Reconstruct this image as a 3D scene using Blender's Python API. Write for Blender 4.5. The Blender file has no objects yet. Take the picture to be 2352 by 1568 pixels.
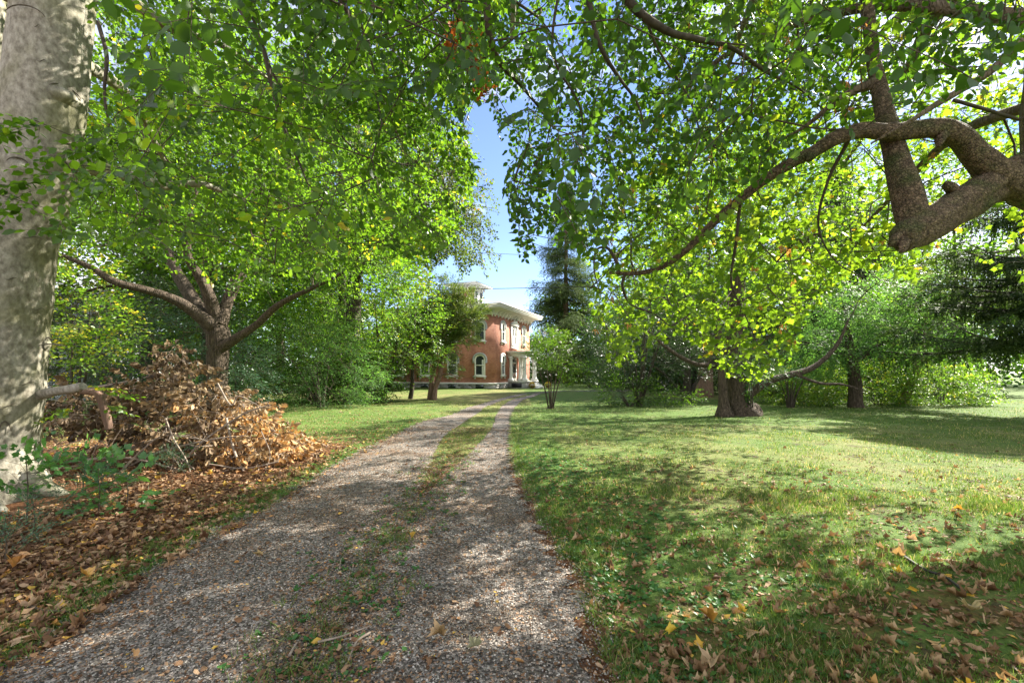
import bpy, math
import numpy as np
from mathutils import Vector, Matrix

# ---------------------------------------------------------------- basics
SC = bpy.context.scene
COL = SC.collection
CAMZ = 1.6
F, CX, HZ = 1045.0, 1176.0, 854.7
SUN_AZ = math.radians(61.0)      # clockwise from +Y
SUN_EL = math.radians(39.0)
A = np.array


def W(u, v, Y):
    """photo direction (u, v) at distance Y -> a point in the world"""
    return np.array([(u - CX) * Y / F, Y, CAMZ - (v - HZ) * Y / F])


def proj(P):
    Y = np.maximum(P[..., 1], 0.05)
    return CX + F * P[..., 0] / Y, HZ - F * (P[..., 2] - CAMZ) / Y


def unit(v):
    return v / np.maximum(np.linalg.norm(v, axis=-1, keepdims=True), 1e-9)


def tag(o, label=None, cat=None, group=None, kind=None):
    if label: o['label'] = label
    if cat: o['category'] = cat
    if group: o['group'] = group
    if kind: o['kind'] = kind
    return o


def empty(name, loc=(0, 0, 0), rz=0.0, label=None, cat=None, group=None):
    o = bpy.data.objects.new(name, None)
    COL.objects.link(o)
    o.location = loc
    o.rotation_euler = (0, 0, rz)
    return tag(o, label, cat, group)


class MB:
    """collects faces with a tint value and a material slot, links them as one mesh"""
    def __init__(s):
        s.v, s.l, s.n, s.t, s.m, s.nv = [], [], [], [], [], 0

    def add(s, V, Fc, tint=0.5, mat=0):
        V = np.asarray(V, dtype=np.float32).reshape(-1, 3)
        Fc = np.asarray(Fc, dtype=np.int64)
        if len(Fc) == 0: return
        s.v.append(V)
        s.l.append((Fc + s.nv).ravel())
        s.n.append(np.full(len(Fc), Fc.shape[1]))
        s.t.append(np.broadcast_to(np.asarray(tint, dtype=np.float32), (len(Fc),)).copy())
        s.m.append(np.full(len(Fc), mat))
        s.nv += len(V)

    def inst(s, TV, TFs, P, R, S, tint, mat=0):
        n, k = len(P), len(TV)
        if n == 0: return
        S = np.broadcast_to(S, (n,)) if np.ndim(S) < 2 else S
        V = np.einsum('kj,nij->nki', TV, R)
        V = P[:, None, :] + S[:, None, None] * V
        off = s.nv
        s.v.append(V.reshape(-1, 3).astype(np.float32))
        s.nv += n * k
        for Fc in TFs:
            Fc = np.asarray(Fc)
            G = Fc[None] + (np.arange(n) * k)[:, None, None] + off
            s.l.append(G.ravel())
            s.n.append(np.full(n * len(Fc), Fc.shape[1]))
            s.t.append(np.repeat(np.broadcast_to(tint, (n,)), len(Fc)).astype(np.float32))
            s.m.append(np.full(n * len(Fc), mat))

    def box(s, x0, x1, y0, y1, z0, z1, tint=0.5, mat=0):
        V = [(x, y, z) for z in (z0, z1) for y in (y0, y1) for x in (x0, x1)]
        s.add(V, [(0, 2, 3, 1), (4, 5, 7, 6), (0, 1, 5, 4), (1, 3, 7, 5), (3, 2, 6, 7), (2, 0, 4, 6)], tint, mat)

    def segs(s, p0, p1, r0, r1, k=4, tint=0.5, mat=0):
        p0, p1 = np.atleast_2d(p0), np.atleast_2d(p1)
        n = len(p0)
        if n == 0: return
        d = unit(p1 - p0)
        a = unit(np.cross(d, np.where(np.abs(d[:, 2:3]) > .9, [[1., 0, 0]], [[0., 0, 1]])))
        b = np.cross(d, a)
        th = np.arange(k) * 2 * math.pi / k
        ring = np.cos(th)[None, :, None] * a[:, None] + np.sin(th)[None, :, None] * b[:, None]
        r0 = np.broadcast_to(r0, (n,))[:, None, None]
        r1 = np.broadcast_to(r1, (n,))[:, None, None]
        V = np.concatenate([p0[:, None] + r0 * ring, p1[:, None] + r1 * ring], 1).reshape(-1, 3)
        f = np.array([(i, (i + 1) % k, k + (i + 1) % k, k + i) for i in range(k)])
        Fc = (f[None] + (np.arange(n) * 2 * k)[:, None, None]).reshape(-1, 4)
        t = np.repeat(np.broadcast_to(tint, (n,)), k)
        s.add(V, Fc, t, mat)

    def tube(s, pts, radii, k=12, tint=0.5, mat=0, fn=None, cap=True):
        pts = np.asarray(pts, float); n = len(pts)
        radii = np.broadcast_to(radii, (n,))
        T = unit(np.gradient(pts, axis=0))
        up = np.array([0, 0, 1.]) if abs(T[0][2]) < .9 else np.array([0, 1., 0])
        a = unit(np.cross(T[0], up)); V = []
        th = np.arange(k) * 2 * math.pi / k
        for i in range(n):
            a = unit(a - T[i] * np.dot(a, T[i])); b = np.cross(T[i], a)
            r = radii[i] * (fn(i, th, pts[i]) if fn else np.ones(k))
            V.append(pts[i] + (r * np.cos(th))[:, None] * a + (r * np.sin(th))[:, None] * b)
        V = np.concatenate(V)
        Fc = [(i * k + j, i * k + (j + 1) % k, (i + 1) * k + (j + 1) % k, (i + 1) * k + j) for i in range(n - 1) for j in range(k)]
        base = s.nv
        s.add(V, Fc, tint, mat)
        if cap:
            for i0, p in ((0, pts[0]), ((n - 1) * k, pts[-1])):
                ring = V[i0:i0 + k]
                s.add(np.vstack([ring, ring.mean(0)]), [(j, (j + 1) % k, k) for j in range(k)], tint, mat)

    def build(s, name, mats, parent=None, smooth=False):
        me = bpy.data.meshes.new(name)
        v = np.concatenate(s.v); l = np.concatenate(s.l).astype(np.int32); n = np.concatenate(s.n).astype(np.int32)
        me.vertices.add(len(v)); me.vertices.foreach_set('co', v.ravel())
        me.loops.add(len(l)); me.loops.foreach_set('vertex_index', l)
        me.polygons.add(len(n))
        st = np.concatenate([[0], np.cumsum(n)[:-1]]).astype(np.int32)
        me.polygons.foreach_set('loop_start', st)
        me.polygons.foreach_set('loop_total', n)
        me.polygons.foreach_set('material_index', np.concatenate(s.m).astype(np.int32))
        if not isinstance(mats, (list, tuple)): mats = [mats]
        for m in mats: me.materials.append(m)
        at = me.attributes.new('tint', 'FLOAT', 'FACE')
        at.data.foreach_set('value', np.concatenate(s.t).astype(np.float32))
        me.update(calc_edges=True)
        if smooth: me.polygons.foreach_set('use_smooth', np.ones(len(n), dtype=bool))
        o = bpy.data.objects.new(name, me)
        COL.objects.link(o)
        if parent: o.parent = parent
        return o


def curve(pts, n=24):
    """Catmull-Rom through control points (any dimension)"""
    P = np.asarray(pts, float)
    P = np.vstack([2 * P[0] - P[1], P, 2 * P[-1] - P[-2]])
    m = len(P) - 3
    out = []
    for t in np.linspace(0, m, n):
        i = min(int(t), m - 1); f = t - i
        p0, p1, p2, p3 = P[i:i + 4]
        out.append(.5 * (2 * p1 + (p2 - p0) * f + (2 * p0 - 5 * p1 + 4 * p2 - p3) * f * f + (3 * p1 - p0 - 3 * p2 + p3) * f ** 3))
    return np.array(out)


def hgt(x, y):
    return (.018 * np.sin(.9 * x + .7 * y + 1) + .014 * np.sin(-.6 * x + 1.25 * y) + .01 * np.sin(1.9 * x + .4 * y + 2)
            + .05 * np.sin(.13 * x + .21 * y) - .05 * math.sin(0))


# ---------------------------------------------------------------- materials
def mat_new(name):
    m = bpy.data.materials.new(name); m.use_nodes = True
    nt = m.node_tree; nt.nodes.clear()
    return m, nt, nt.nodes, nt.links


def ramp(N, stops):
    r = N.new('ShaderNodeValToRGB')
    el = r.color_ramp.elements
    while len(el) > 1: el.remove(el[-1])
    el[0].position = stops[0][0]; el[0].color = (*stops[0][1], 1)
    for p, c in stops[1:]:
        e = el.new(p); e.color = (*c, 1)
    return r


def leaf_mat(name, stops, trans, tfac=.5, rough=.42, spec=.5):
    m, nt, N, L = mat_new(name)
    at = N.new('ShaderNodeAttribute'); at.attribute_name = 'tint'
    r = ramp(N, stops); L.new(at.outputs['Fac'], r.inputs[0])
    rt = ramp(N, [(p, tuple(min(1, a * b) for a, b in zip(c, trans))) for p, c in stops]); L.new(at.outputs['Fac'], rt.inputs[0])
    p = N.new('ShaderNodeBsdfPrincipled'); L.new(r.outputs[0], p.inputs['Base Color'])
    p.inputs['Roughness'].default_value = rough
    p.inputs['Specular IOR Level'].default_value = spec
    t = N.new('ShaderNodeBsdfTranslucent'); L.new(rt.outputs[0], t.inputs[0])
    mx = N.new('ShaderNodeMixShader'); mx.inputs[0].default_value = tfac
    L.new(p.outputs[0], mx.inputs[1]); L.new(t.outputs[0], mx.inputs[2])
    o = N.new('ShaderNodeOutputMaterial'); L.new(mx.outputs[0], o.inputs[0])
    return m


def noise_mat(name, stops, scale=8, stretch=(1, 1, 1), detail=6, rough=.85, bump=.3, bumpd=.02, second=None, spec=.3, voro=0):
    """noise coloured surface; second = (scale, stops, lo, hi) overlays patches"""
    m, nt, N, L = mat_new(name)
    tc = N.new('ShaderNodeTexCoord'); mp = N.new('ShaderNodeMapping'); mp.inputs['Scale'].default_value = stretch
    L.new(tc.outputs['Object'], mp.inputs[0])
    n = N.new('ShaderNodeTexNoise'); n.inputs['Scale'].default_value = scale; n.inputs['Detail'].default_value = detail
    n.inputs['Roughness'].default_value = .65
    L.new(mp.outputs[0], n.inputs[0])
    r = ramp(N, stops); L.new(n.outputs['Fac'], r.inputs[0])
    col = r.outputs[0]
    if second:
        n2 = N.new('ShaderNodeTexNoise'); n2.inputs['Scale'].default_value = second[0]; n2.inputs['Detail'].default_value = 5
        L.new(tc.outputs['Object'], n2.inputs[0])
        mr = N.new('ShaderNodeMapRange'); mr.inputs[1].default_value = second[2]; mr.inputs[2].default_value = second[3]
        L.new(n2.outputs['Fac'], mr.inputs[0])
        r2 = ramp(N, second[1]); L.new(n.outputs['Fac'], r2.inputs[0])
        mx = N.new('ShaderNodeMix'); mx.data_type = 'RGBA'
        L.new(mr.outputs[0], mx.inputs[0]); L.new(col, mx.inputs[6]); L.new(r2.outputs[0], mx.inputs[7])
        col = mx.outputs[2]
    p = N.new('ShaderNodeBsdfPrincipled'); L.new(col, p.inputs['Base Color'])
    p.inputs['Roughness'].default_value = rough; p.inputs['Specular IOR Level'].default_value = spec
    h = n.outputs['Fac']
    if voro:
        v = N.new('ShaderNodeTexVoronoi'); v.feature = 'DISTANCE_TO_EDGE'; v.inputs['Scale'].default_value = voro
        L.new(mp.outputs[0], v.inputs[0])
        ad = N.new('ShaderNodeMath'); ad.operation = 'ADD'
        cl = N.new('ShaderNodeMath'); cl.operation = 'MINIMUM'; cl.inputs[1].default_value = .15
        L.new(v.outputs['Distance'], cl.inputs[0])
        ml = N.new('ShaderNodeMath'); ml.operation = 'MULTIPLY'; ml.inputs[1].default_value = 5; L.new(cl.outputs[0], ml.inputs[0])
        L.new(h, ad.inputs[0]); L.new(ml.outputs[0], ad.inputs[1]); h = ad.outputs[0]
    if bump:
        b = N.new('ShaderNodeBump'); b.inputs['Strength'].default_value = bump; b.inputs['Distance'].default_value = bumpd
        L.new(h, b.inputs['Height']); L.new(b.outputs[0], p.inputs['Normal'])
    o = N.new('ShaderNodeOutputMaterial'); L.new(p.outputs[0], o.inputs[0])
    return m


def plain(name, c, rough=.6, spec=.4, var=.12, scale=12):
    lo = tuple(x * (1 - var) for x in c); hi = tuple(min(1, x * (1 + var)) for x in c)
    return noise_mat(name, [(.3, lo), (.7, hi)], scale=scale, rough=rough, spec=spec, bump=.08, bumpd=.004)


M = {}
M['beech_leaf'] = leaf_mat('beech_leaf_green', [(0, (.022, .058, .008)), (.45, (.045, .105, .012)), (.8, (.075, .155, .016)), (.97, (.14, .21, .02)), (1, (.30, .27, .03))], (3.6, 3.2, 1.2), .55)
M['beech_shade'] = leaf_mat('beech_leaf_shade_tone', [(0, (.02, .055, .008)), (.5, (.035, .09, .012)), (.9, (.075, .15, .015)), (1, (.14, .19, .02))], (3.3, 2.9, 1.1), .52)  # beech leaf copy with the canopy shade put into a darker colour
M['maple_leaf'] = leaf_mat('maple_leaf_yellow_green', [(0, (.04, .085, .01)), (.4, (.075, .14, .014)), (.8, (.12, .19, .018)), (.97, (.18, .23, .02)), (1, (.30, .20, .03))], (3.0, 2.8, 1.2), .58)
M['mid_leaf'] = leaf_mat('fresh_green_leaf', [(0, (.024, .062, .01)), (.5, (.055, .12, .015)), (1, (.12, .20, .02))], (3.0, 2.9, 1.2), .5, rough=.5, spec=.4)
M['bright_leaf'] = leaf_mat('bright_green_leaf', [(0, (.035, .09, .012)), (.5, (.07, .16, .018)), (.9, (.15, .24, .03)), (1, (.3, .28, .04))], (2.8, 2.6, 1.2), .48, rough=.42, spec=.6)
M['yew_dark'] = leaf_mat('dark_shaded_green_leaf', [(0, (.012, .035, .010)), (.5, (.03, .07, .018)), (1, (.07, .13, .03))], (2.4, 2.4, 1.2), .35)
M['olive_leaf'] = leaf_mat('olive_brown_leaf', [(0, (.03, .05, .012)), (.5, (.055, .085, .02)), (.85, (.09, .125, .025)), (1, (.17, .10, .03))], (2.6, 2.6, 1.1), .5, rough=.6, spec=.2)
M['blue_leaf'] = leaf_mat('blue_green_needles', [(0, (.02, .06, .035)), (.5, (.045, .11, .06)), (1, (.10, .19, .10))], (1.8, 1.8, 1.1), .3)
M['dark_needle'] = leaf_mat('dark_conifer_needles', [(0, (.012, .03, .018)), (.5, (.03, .06, .03)), (1, (.075, .11, .045))], (1.8, 2.0, 1.1), .25, rough=.65, spec=.15)
M['spruce_leaf'] = leaf_mat('spruce_needles_green', [(0, (.02, .038, .016)), (.5, (.045, .075, .028)), (1, (.10, .14, .05))], (1.9, 2.0, 1.1), .3, rough=.65, spec=.15)
M['juniper'] = leaf_mat('juniper_scale_foliage', [(0, (.05, .085, .018)), (.5, (.10, .155, .03)), (.88, (.15, .20, .04)), (1, (.30, .28, .04))], (2., 2., 1.1), .35)
M['feather'] = leaf_mat('feathery_green_leaf', [(0, (.035, .10, .03)), (.5, (.07, .16, .045)), (1, (.14, .25, .07))], (2.4, 2.5, 1.2), .45, rough=.55, spec=.3)
M['dead_leaf'] = leaf_mat('dead_brown_leaf', [(0, (.05, .032, .02)), (.35, (.13, .085, .048)), (.6, (.24, .165, .095)), (.82, (.38, .275, .16)), (1, (.46, .25, .09))], (1.2, 1.1, .8), .25, rough=.6, spec=.3)
M['orange_leaf'] = leaf_mat('orange_dead_leaf', [(0, (.22, .07, .02)), (1, (.55, .2, .05))], (1.6, 1.2, .8), .4, rough=.6, spec=.3)
M['litter'] = leaf_mat('leaf_litter_brown', [(0, (.045, .024, .014)), (.35, (.13, .068, .036)), (.58, (.26, .15, .08)), (.85, (.46, .32, .20)), (.95, (.50, .23, .06)), (1, (.58, .38, .08))], (1.2, 1.0, .8), .2, rough=.65, spec=.25)
M['tan_leaf'] = leaf_mat('curled_tan_leaf', [(0, (.13, .07, .035)), (.4, (.26, .165, .085)), (.78, (.46, .33, .19)), (.95, (.52, .31, .10)), (1, (.62, .40, .05))], (1.2, 1.0, .7), .25, rough=.6, spec=.3)
M['seed'] = leaf_mat('maple_key_tan', [(0, (.30, .15, .05)), (1, (.55, .30, .10))], (1.6, 1.3, .9), .4, rough=.6, spec=.3)
M['grass'] = leaf_mat('grass_blade', [(0, (.04, .085, .015)), (.5, (.08, .15, .024)), (.82, (.15, .22, .04)), (.92, (.28, .27, .10)), (1, (.42, .36, .19))], (2.0, 1.9, 1.1), .35, rough=.5, spec=.35)
M['weed'] = leaf_mat('weed_leaf', [(0, (.03, .10, .02)), (.6, (.06, .17, .04)), (1, (.10, .22, .05))], (2.2, 2.0, 1.2), .4)
M['petal'] = leaf_mat('white_petal', [(0, (.7, .66, .68)), (1, (.85, .82, .8))], (1, 1, 1), .3)
M['mum'] = leaf_mat('yellow_petal', [(0, (.55, .35, .02)), (1, (.8, .6, .05))], (1, 1, 1), .2)

M['beech_bark'] = noise_mat('beech_bark_grey', [(.28, (.11, .096, .07)), (.44, (.22, .20, .155)), (.56, (.32, .298, .24)), (.72, (.45, .42, .35))], scale=15, stretch=(1.2, 1.2, .8), detail=15, rough=.75, bump=.6, bumpd=.02,
                            second=(1.7, [(.3, (.12, .12, .055)), (.7, (.26, .25, .14))], .46, .66))
M['maple_bark'] = noise_mat('maple_bark_ridged', [(.3, (.07, .05, .035)), (.5, (.17, .125, .09)), (.75, (.30, .23, .17))], scale=14, stretch=(1.3, 1.3, .35), detail=8, rough=.9, bump=.9, bumpd=.03,
                            second=(2.2, [(.3, (.04, .055, .02)), (.7, (.11, .13, .04))], .55, .7), voro=14)
M['maple_limb'] = noise_mat('maple_limb_bark', [(.3, (.05, .036, .024)), (.48, (.15, .105, .068)), (.7, (.32, .23, .15))], scale=24, stretch=(1, 1, 1), detail=9, rough=.9, bump=1., bumpd=.03,
                            second=(3.5, [(.3, (.05, .06, .02)), (.7, (.13, .14, .05))], .5, .68), voro=34)
M['brown_bark'] = noise_mat('brown_bark_furrowed', [(.3, (.035, .027, .019)), (.5, (.095, .07, .05)), (.75, (.20, .15, .11))], scale=16, stretch=(1.5, 1.5, .25), detail=8, rough=.9, bump=1, bumpd=.04, voro=16)
M['dark_bark'] = noise_mat('dark_bark', [(.3, (.03, .024, .018)), (.7, (.10, .08, .06))], scale=12, stretch=(1, 1, .4), rough=.9, bump=.5, bumpd=.02)
M['red_bark'] = noise_mat('reddish_bark', [(.3, (.10, .06, .045)), (.7, (.30, .19, .14))], scale=14, stretch=(1.5, 1.5, .2), rough=.9, bump=.8, bumpd=.03)
M['twig'] = noise_mat('twig_bark', [(.3, (.04, .032, .022)), (.7, (.11, .085, .06))], scale=20, rough=.9, bump=.2)
M['pale_twig'] = noise_mat('bare_grey_twig', [(.3, (.17, .13, .10)), (.7, (.38, .31, .25))], scale=20, rough=.8, bump=.2)
M['scar'] = noise_mat('dark_bark_scar', [(.3, (.06, .05, .036)), (.7, (.15, .13, .095))], scale=25, rough=.9, bump=.5)
M['cut_wood'] = noise_mat('weathered_cut_wood', [(.3, (.22, .16, .11)), (.7, (.45, .36, .27))], scale=20, rough=.85, bump=.3)


def brick_mat():
    m, nt, N, L = mat_new('red_brick')
    tc = N.new('ShaderNodeTexCoord')
    sx = N.new('ShaderNodeSeparateXYZ'); L.new(tc.outputs['Object'], sx.inputs[0])
    ad = N.new('ShaderNodeMath'); ad.operation = 'ADD'; L.new(sx.outputs[0], ad.inputs[0]); L.new(sx.outputs[1], ad.inputs[1])
    cb = N.new('ShaderNodeCombineXYZ'); L.new(ad.outputs[0], cb.inputs[0]); L.new(sx.outputs[2], cb.inputs[1])
    b = N.new('ShaderNodeTexBrick')
    b.inputs['Scale'].default_value = 1; b.inputs['Brick Width'].default_value = .21; b.inputs['Row Height'].default_value = .075
    b.inputs['Mortar Size'].default_value = .006
    b.inputs['Color1'].default_value = (.40, .135, .085, 1); b.inputs['Color2'].default_value = (.53, .22, .145, 1); b.inputs['Mortar'].default_value = (.45, .30, .22, 1)
    L.new(cb.outputs[0], b.inputs[0])
    n = N.new('ShaderNodeTexNoise'); n.inputs['Scale'].default_value = 1.1; n.inputs['Detail'].default_value = 6; L.new(tc.outputs['Object'], n.inputs[0])
    r = ramp(N, [(.3, (.66, .64, .64)), (.5, (.95, .95, .95)), (.7, (1.12, 1.12, 1.1))]); L.new(n.outputs['Fac'], r.inputs[0])
    mx = N.new('ShaderNodeMix'); mx.data_type = 'RGBA'; mx.blend_type = 'MULTIPLY'; mx.inputs[0].default_value = 1
    L.new(b.outputs[0], mx.inputs[6]); L.new(r.outputs[0], mx.inputs[7])
    p = N.new('ShaderNodeBsdfPrincipled'); L.new(mx.outputs[2], p.inputs['Base Color']); p.inputs['Roughness'].default_value = .85
    o = N.new('ShaderNodeOutputMaterial'); L.new(p.outputs[0], o.inputs[0])
    return m


M['brick'] = brick_mat()
M['stone'] = noise_mat('foundation_limestone', [(.3, (.24, .23, .22)), (.7, (.46, .45, .43))], scale=5, rough=.85, bump=.4, bumpd=.03)
M['white'] = plain('white_painted_wood', (.74, .73, .68), rough=.5, var=.06, scale=4)
M['cream'] = plain('cream_soffit_paint', (.70, .68, .60), rough=.6, var=.06, scale=4)
M['hood'] = plain('grey_stone_hood', (.42, .43, .43), rough=.8)
M['roof'] = plain('grey_metal_roof', (.30, .31, .33), rough=.5)
M['dark_iron'] = plain('dark_iron', (.03, .03, .035), rough=.5)
M['terracotta'] = plain('terracotta_pot', (.36, .15, .08), rough=.8)
M['wire'] = plain('black_cable', (.015, .015, .016), rough=.6)
M['pipe'] = plain('wet_black_branch', (.035, .03, .027), rough=.5)
M['siding'] = plain('white_siding', (.62, .64, .68), rough=.6, var=.05)
M['curtain'] = plain('white_curtain', (.62, .62, .6), rough=.9, var=.08)


def glass_mat():
    m, nt, N, L = mat_new('dark_window_glass')
    p = N.new('ShaderNodeBsdfPrincipled'); p.inputs['Base Color'].default_value = (.025, .035, .035, 1)
    p.inputs['Roughness'].default_value = .06; p.inputs['Specular IOR Level'].default_value = .8
    n = N.new('ShaderNodeTexNoise'); n.inputs['Scale'].default_value = 2.5
    b = N.new('ShaderNodeBump'); b.inputs['Strength'].default_value = .08; L.new(n.outputs['Fac'], b.inputs['Height']); L.new(b.outputs[0], p.inputs['Normal'])
    o = N.new('ShaderNodeOutputMaterial'); L.new(p.outputs[0], o.inputs[0])
    return m


M['glass'] = glass_mat()


def ground_mat():
    m, nt, N, L = mat_new('lawn_soil_and_litter')
    tc = N.new('ShaderNodeTexCoord')

    def noise(s, d=6, st=(1, 1, 1)):
        mp = N.new('ShaderNodeMapping'); mp.inputs['Scale'].default_value = st; L.new(tc.outputs['Object'], mp.inputs[0])
        n = N.new('ShaderNodeTexNoise'); n.inputs['Scale'].default_value = s; n.inputs['Detail'].default_value = d
        n.inputs['Roughness'].default_value = .7; L.new(mp.outputs[0], n.inputs[0]); return n.outputs['Fac']

    def mix(f, a, b, bt='MIX'):
        x = N.new('ShaderNodeMix'); x.data_type = 'RGBA'; x.blend_type = bt
        if isinstance(f, float): x.inputs[0].default_value = f
        else: L.new(f, x.inputs[0])
        L.new(a, x.inputs[6]); L.new(b, x.inputs[7]); return x.outputs[2]

    def rng(f, a, b):
        r = N.new('ShaderNodeMapRange'); r.inputs[1].default_value = a; r.inputs[2].default_value = b; L.new(f, r.inputs[0]); return r.outputs[0]

    fine = noise(42, 8)
    g = ramp(N, [(.25, (.03, .055, .013)), (.45, (.065, .115, .024)), (.62, (.11, .17, .036)), (.8, (.19, .23, .07))]); L.new(fine, g.inputs[0])
    dry = ramp(N, [(.3, (.10, .09, .035)), (.55, (.22, .20, .08)), (.8, (.36, .32, .16))]); L.new(fine, dry.inputs[0])
    soil = ramp(N, [(.3, (.022, .014, .009)), (.6, (.07, .045, .028)), (.8, (.14, .095, .06))]); L.new(fine, soil.inputs[0])
    lit = ramp(N, [(.3, (.035, .017, .010)), (.5, (.11, .05, .024)), (.65, (.22, .11, .05)), (.8, (.34, .2, .1))]); L.new(noise(26, 8), lit.inputs[0])
    at = N.new('ShaderNodeAttribute'); at.attribute_name = 'litter'
    ad = N.new('ShaderNodeAttribute'); ad.attribute_name = 'dry'
    # dryness: patches + attribute
    a1 = N.new('ShaderNodeMath'); a1.operation = 'ADD'; L.new(noise(.55, 4), a1.inputs[0]); L.new(ad.outputs['Fac'], a1.inputs[1])
    c = mix(rng(a1.outputs[0], .52, .9), g.outputs[0], dry.outputs[0])
    c = mix(rng(noise(2.3, 7), .54, .66), c, soil.outputs[0])
    a2 = N.new('ShaderNodeMath'); a2.operation = 'ADD'; L.new(noise(1.8, 6), a2.inputs[0]); L.new(at.outputs['Fac'], a2.inputs[1])
    c = mix(rng(a2.outputs[0], .95, 1.2), c, lit.outputs[0])
    p = N.new('ShaderNodeBsdfPrincipled'); L.new(c, p.inputs['Base Color']); p.inputs['Roughness'].default_value = .9
    p.inputs['Specular IOR Level'].default_value = .15
    b = N.new('ShaderNodeBump'); b.inputs['Strength'].default_value = .7; b.inputs['Distance'].default_value = .03
    L.new(fine, b.inputs['Height']); L.new(b.outputs[0], p.inputs['Normal'])
    o = N.new('ShaderNodeOutputMaterial'); L.new(p.outputs[0], o.inputs[0])
    return m


def gravel_mat():
    m, nt, N, L = mat_new('grey_gravel')
    tc = N.new('ShaderNodeTexCoord')
    v = N.new('ShaderNodeTexVoronoi'); v.inputs['Scale'].default_value = 66; L.new(tc.outputs['Object'], v.inputs[0])
    s = N.new('ShaderNodeSeparateColor'); L.new(v.outputs['Color'], s.inputs[0])
    r = ramp(N, [(0, (.032, .025, .018)), (.3, (.085, .073, .060)), (.6, (.175, .156, .133)), (.88, (.41, .38, .34)), (1, (.28, .15, .07))]); L.new(s.outputs[0], r.inputs[0])
    n = N.new('ShaderNodeTexNoise'); n.inputs['Scale'].default_value = 1.3; n.inputs['Detail'].default_value = 9; L.new(tc.outputs['Object'], n.inputs[0])
    r2 = ramp(N, [(.3, (.72, .70, .72)), (.48, (.95, .92, .92)), (.6, (.80, .66, .55)), (.75, (.62, .46, .36))]); L.new(n.outputs['Fac'], r2.inputs[0])
    mx = N.new('ShaderNodeMix'); mx.data_type = 'RGBA'; mx.blend_type = 'MULTIPLY'; mx.inputs[0].default_value = 1
    L.new(r.outputs[0], mx.inputs[6]); L.new(r2.outputs[0], mx.inputs[7])
    p = N.new('ShaderNodeBsdfPrincipled'); L.new(mx.outputs[2], p.inputs['Base Color']); p.inputs['Roughness'].default_value = .75
    b = N.new('ShaderNodeBump'); b.inputs['Strength'].default_value = 1; b.inputs['Distance'].default_value = .012; b.invert = True
    L.new(v.outputs['Distance'], b.inputs['Height']); L.new(b.outputs[0], p.inputs['Normal'])
    o = N.new('ShaderNodeOutputMaterial'); L.new(p.outputs[0], o.inputs[0])
    return m


M['ground'] = ground_mat(); M['gravel'] = gravel_mat()
M['stones'] = noise_mat('loose_gravel_stones', [(.3, (.12, .11, .115)), (.5, (.24, .225, .23)), (.7, (.44, .42, .43))], scale=60, detail=2, rough=.75, bump=0)


# ---------------------------------------------------------------- view openings kept clear of near foliage
def inside(u, v, poly):
    poly = np.asarray(poly, float); r = np.zeros(u.shape, bool)
    j = len(poly) - 1
    for i in range(len(poly)):
        xi, yi = poly[i]; xj, yj = poly[j]
        c = ((yi > v) != (yj > v)) & (u < (xj - xi) * (v - yi) / (yj - yi + 1e-9) + xi)
        r ^= c; j = i
    return r


GAP = [(1093, 232), (1064, 290), (1078, 340), (1108, 370), (1112, 420), (1135, 470), (1136, 520), (1128, 560), (1100, 600), (1050, 596),
       (990, 625), (1004, 650), (1060, 655), (1080, 700), (1100, 760), (1060, 830), (1050, 895), (1228, 898), (1222, 850), (1215, 790), (1243, 760), (1238, 700), (1228, 650),
       (1215, 612), (1196, 600), (1180, 560), (1175, 500), (1160, 465), (1152, 430), (1165, 380), (1142, 330), (1150, 290), (1118, 268)]
HOUSE_GAP = [(1130, 640), (1236, 650), (1243, 760), (1215, 790), (1222, 850), (1228, 898), (1060, 898), (1075, 800), (1128, 790), (1135, 735), (1120, 725), (1110, 690), (1062, 672), (1062, 650)]


def wob(P, a=10.):
    return a * (np.sin(3.1 * P[..., 0] + 5.3 * P[..., 2]) + np.sin(7.7 * P[..., 0] - 4.1 * P[..., 2] + 2 * P[..., 1]))


def keep_gap(P, poly=GAP):
    u, v = proj(P); w = wob(P)
    return ~inside(u + w, v + .6 * w, poly) | (P[..., 1] < .5)


def keep_above(line, amp=1.0):
    L_ = np.asarray(line, float)

    def f(P):
        u, v = proj(P)
        lim = np.interp(u, L_[:, 0], L_[:, 1]) + amp * 2.2 * wob(P)
        return (v < lim) | (P[..., 1] < 1.2)
    return f


# ---------------------------------------------------------------- leaf shapes and sprays
LEAF = (A([(0, 0, 0), (-.27, .25, .05), (-.30, .62, .03), (0, 1, -.06), (.30, .62, .03), (.27, .25, .05)]), [A([(0, 3, 2, 1), (0, 5, 4, 3)])])
NEEDLE = (A([(0, 0, 0), (-.17, .4, .02), (0, 1, -.04), (.17, .4, .02)]), [A([(0, 3, 2, 1)])])
_r = [(0, 0), (.16, -.05), (.34, -.14), (.30, .08), (.46, .16), (.64, .46), (.37, .44), (.30, .60), (.20, .74), (.10, .72), (0, 1)]
_o = _r + [(-x, y) for x, y in _r[-2:0:-1]]
_z = [-.02 if i % 2 else .03 for i in range(len(_o))]
_z = [z - .18 * (x * x + (y - .3) ** 2) for z, (x, y) in zip(_z, _o)]
MAPLE = (A([(x, y, z) for (x, y), z in zip(_o, _z)] + [(0, .28, .05)]), [A([(i, (i + 1) % len(_o), len(_o)) for i in range(len(_o))])])
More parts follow.
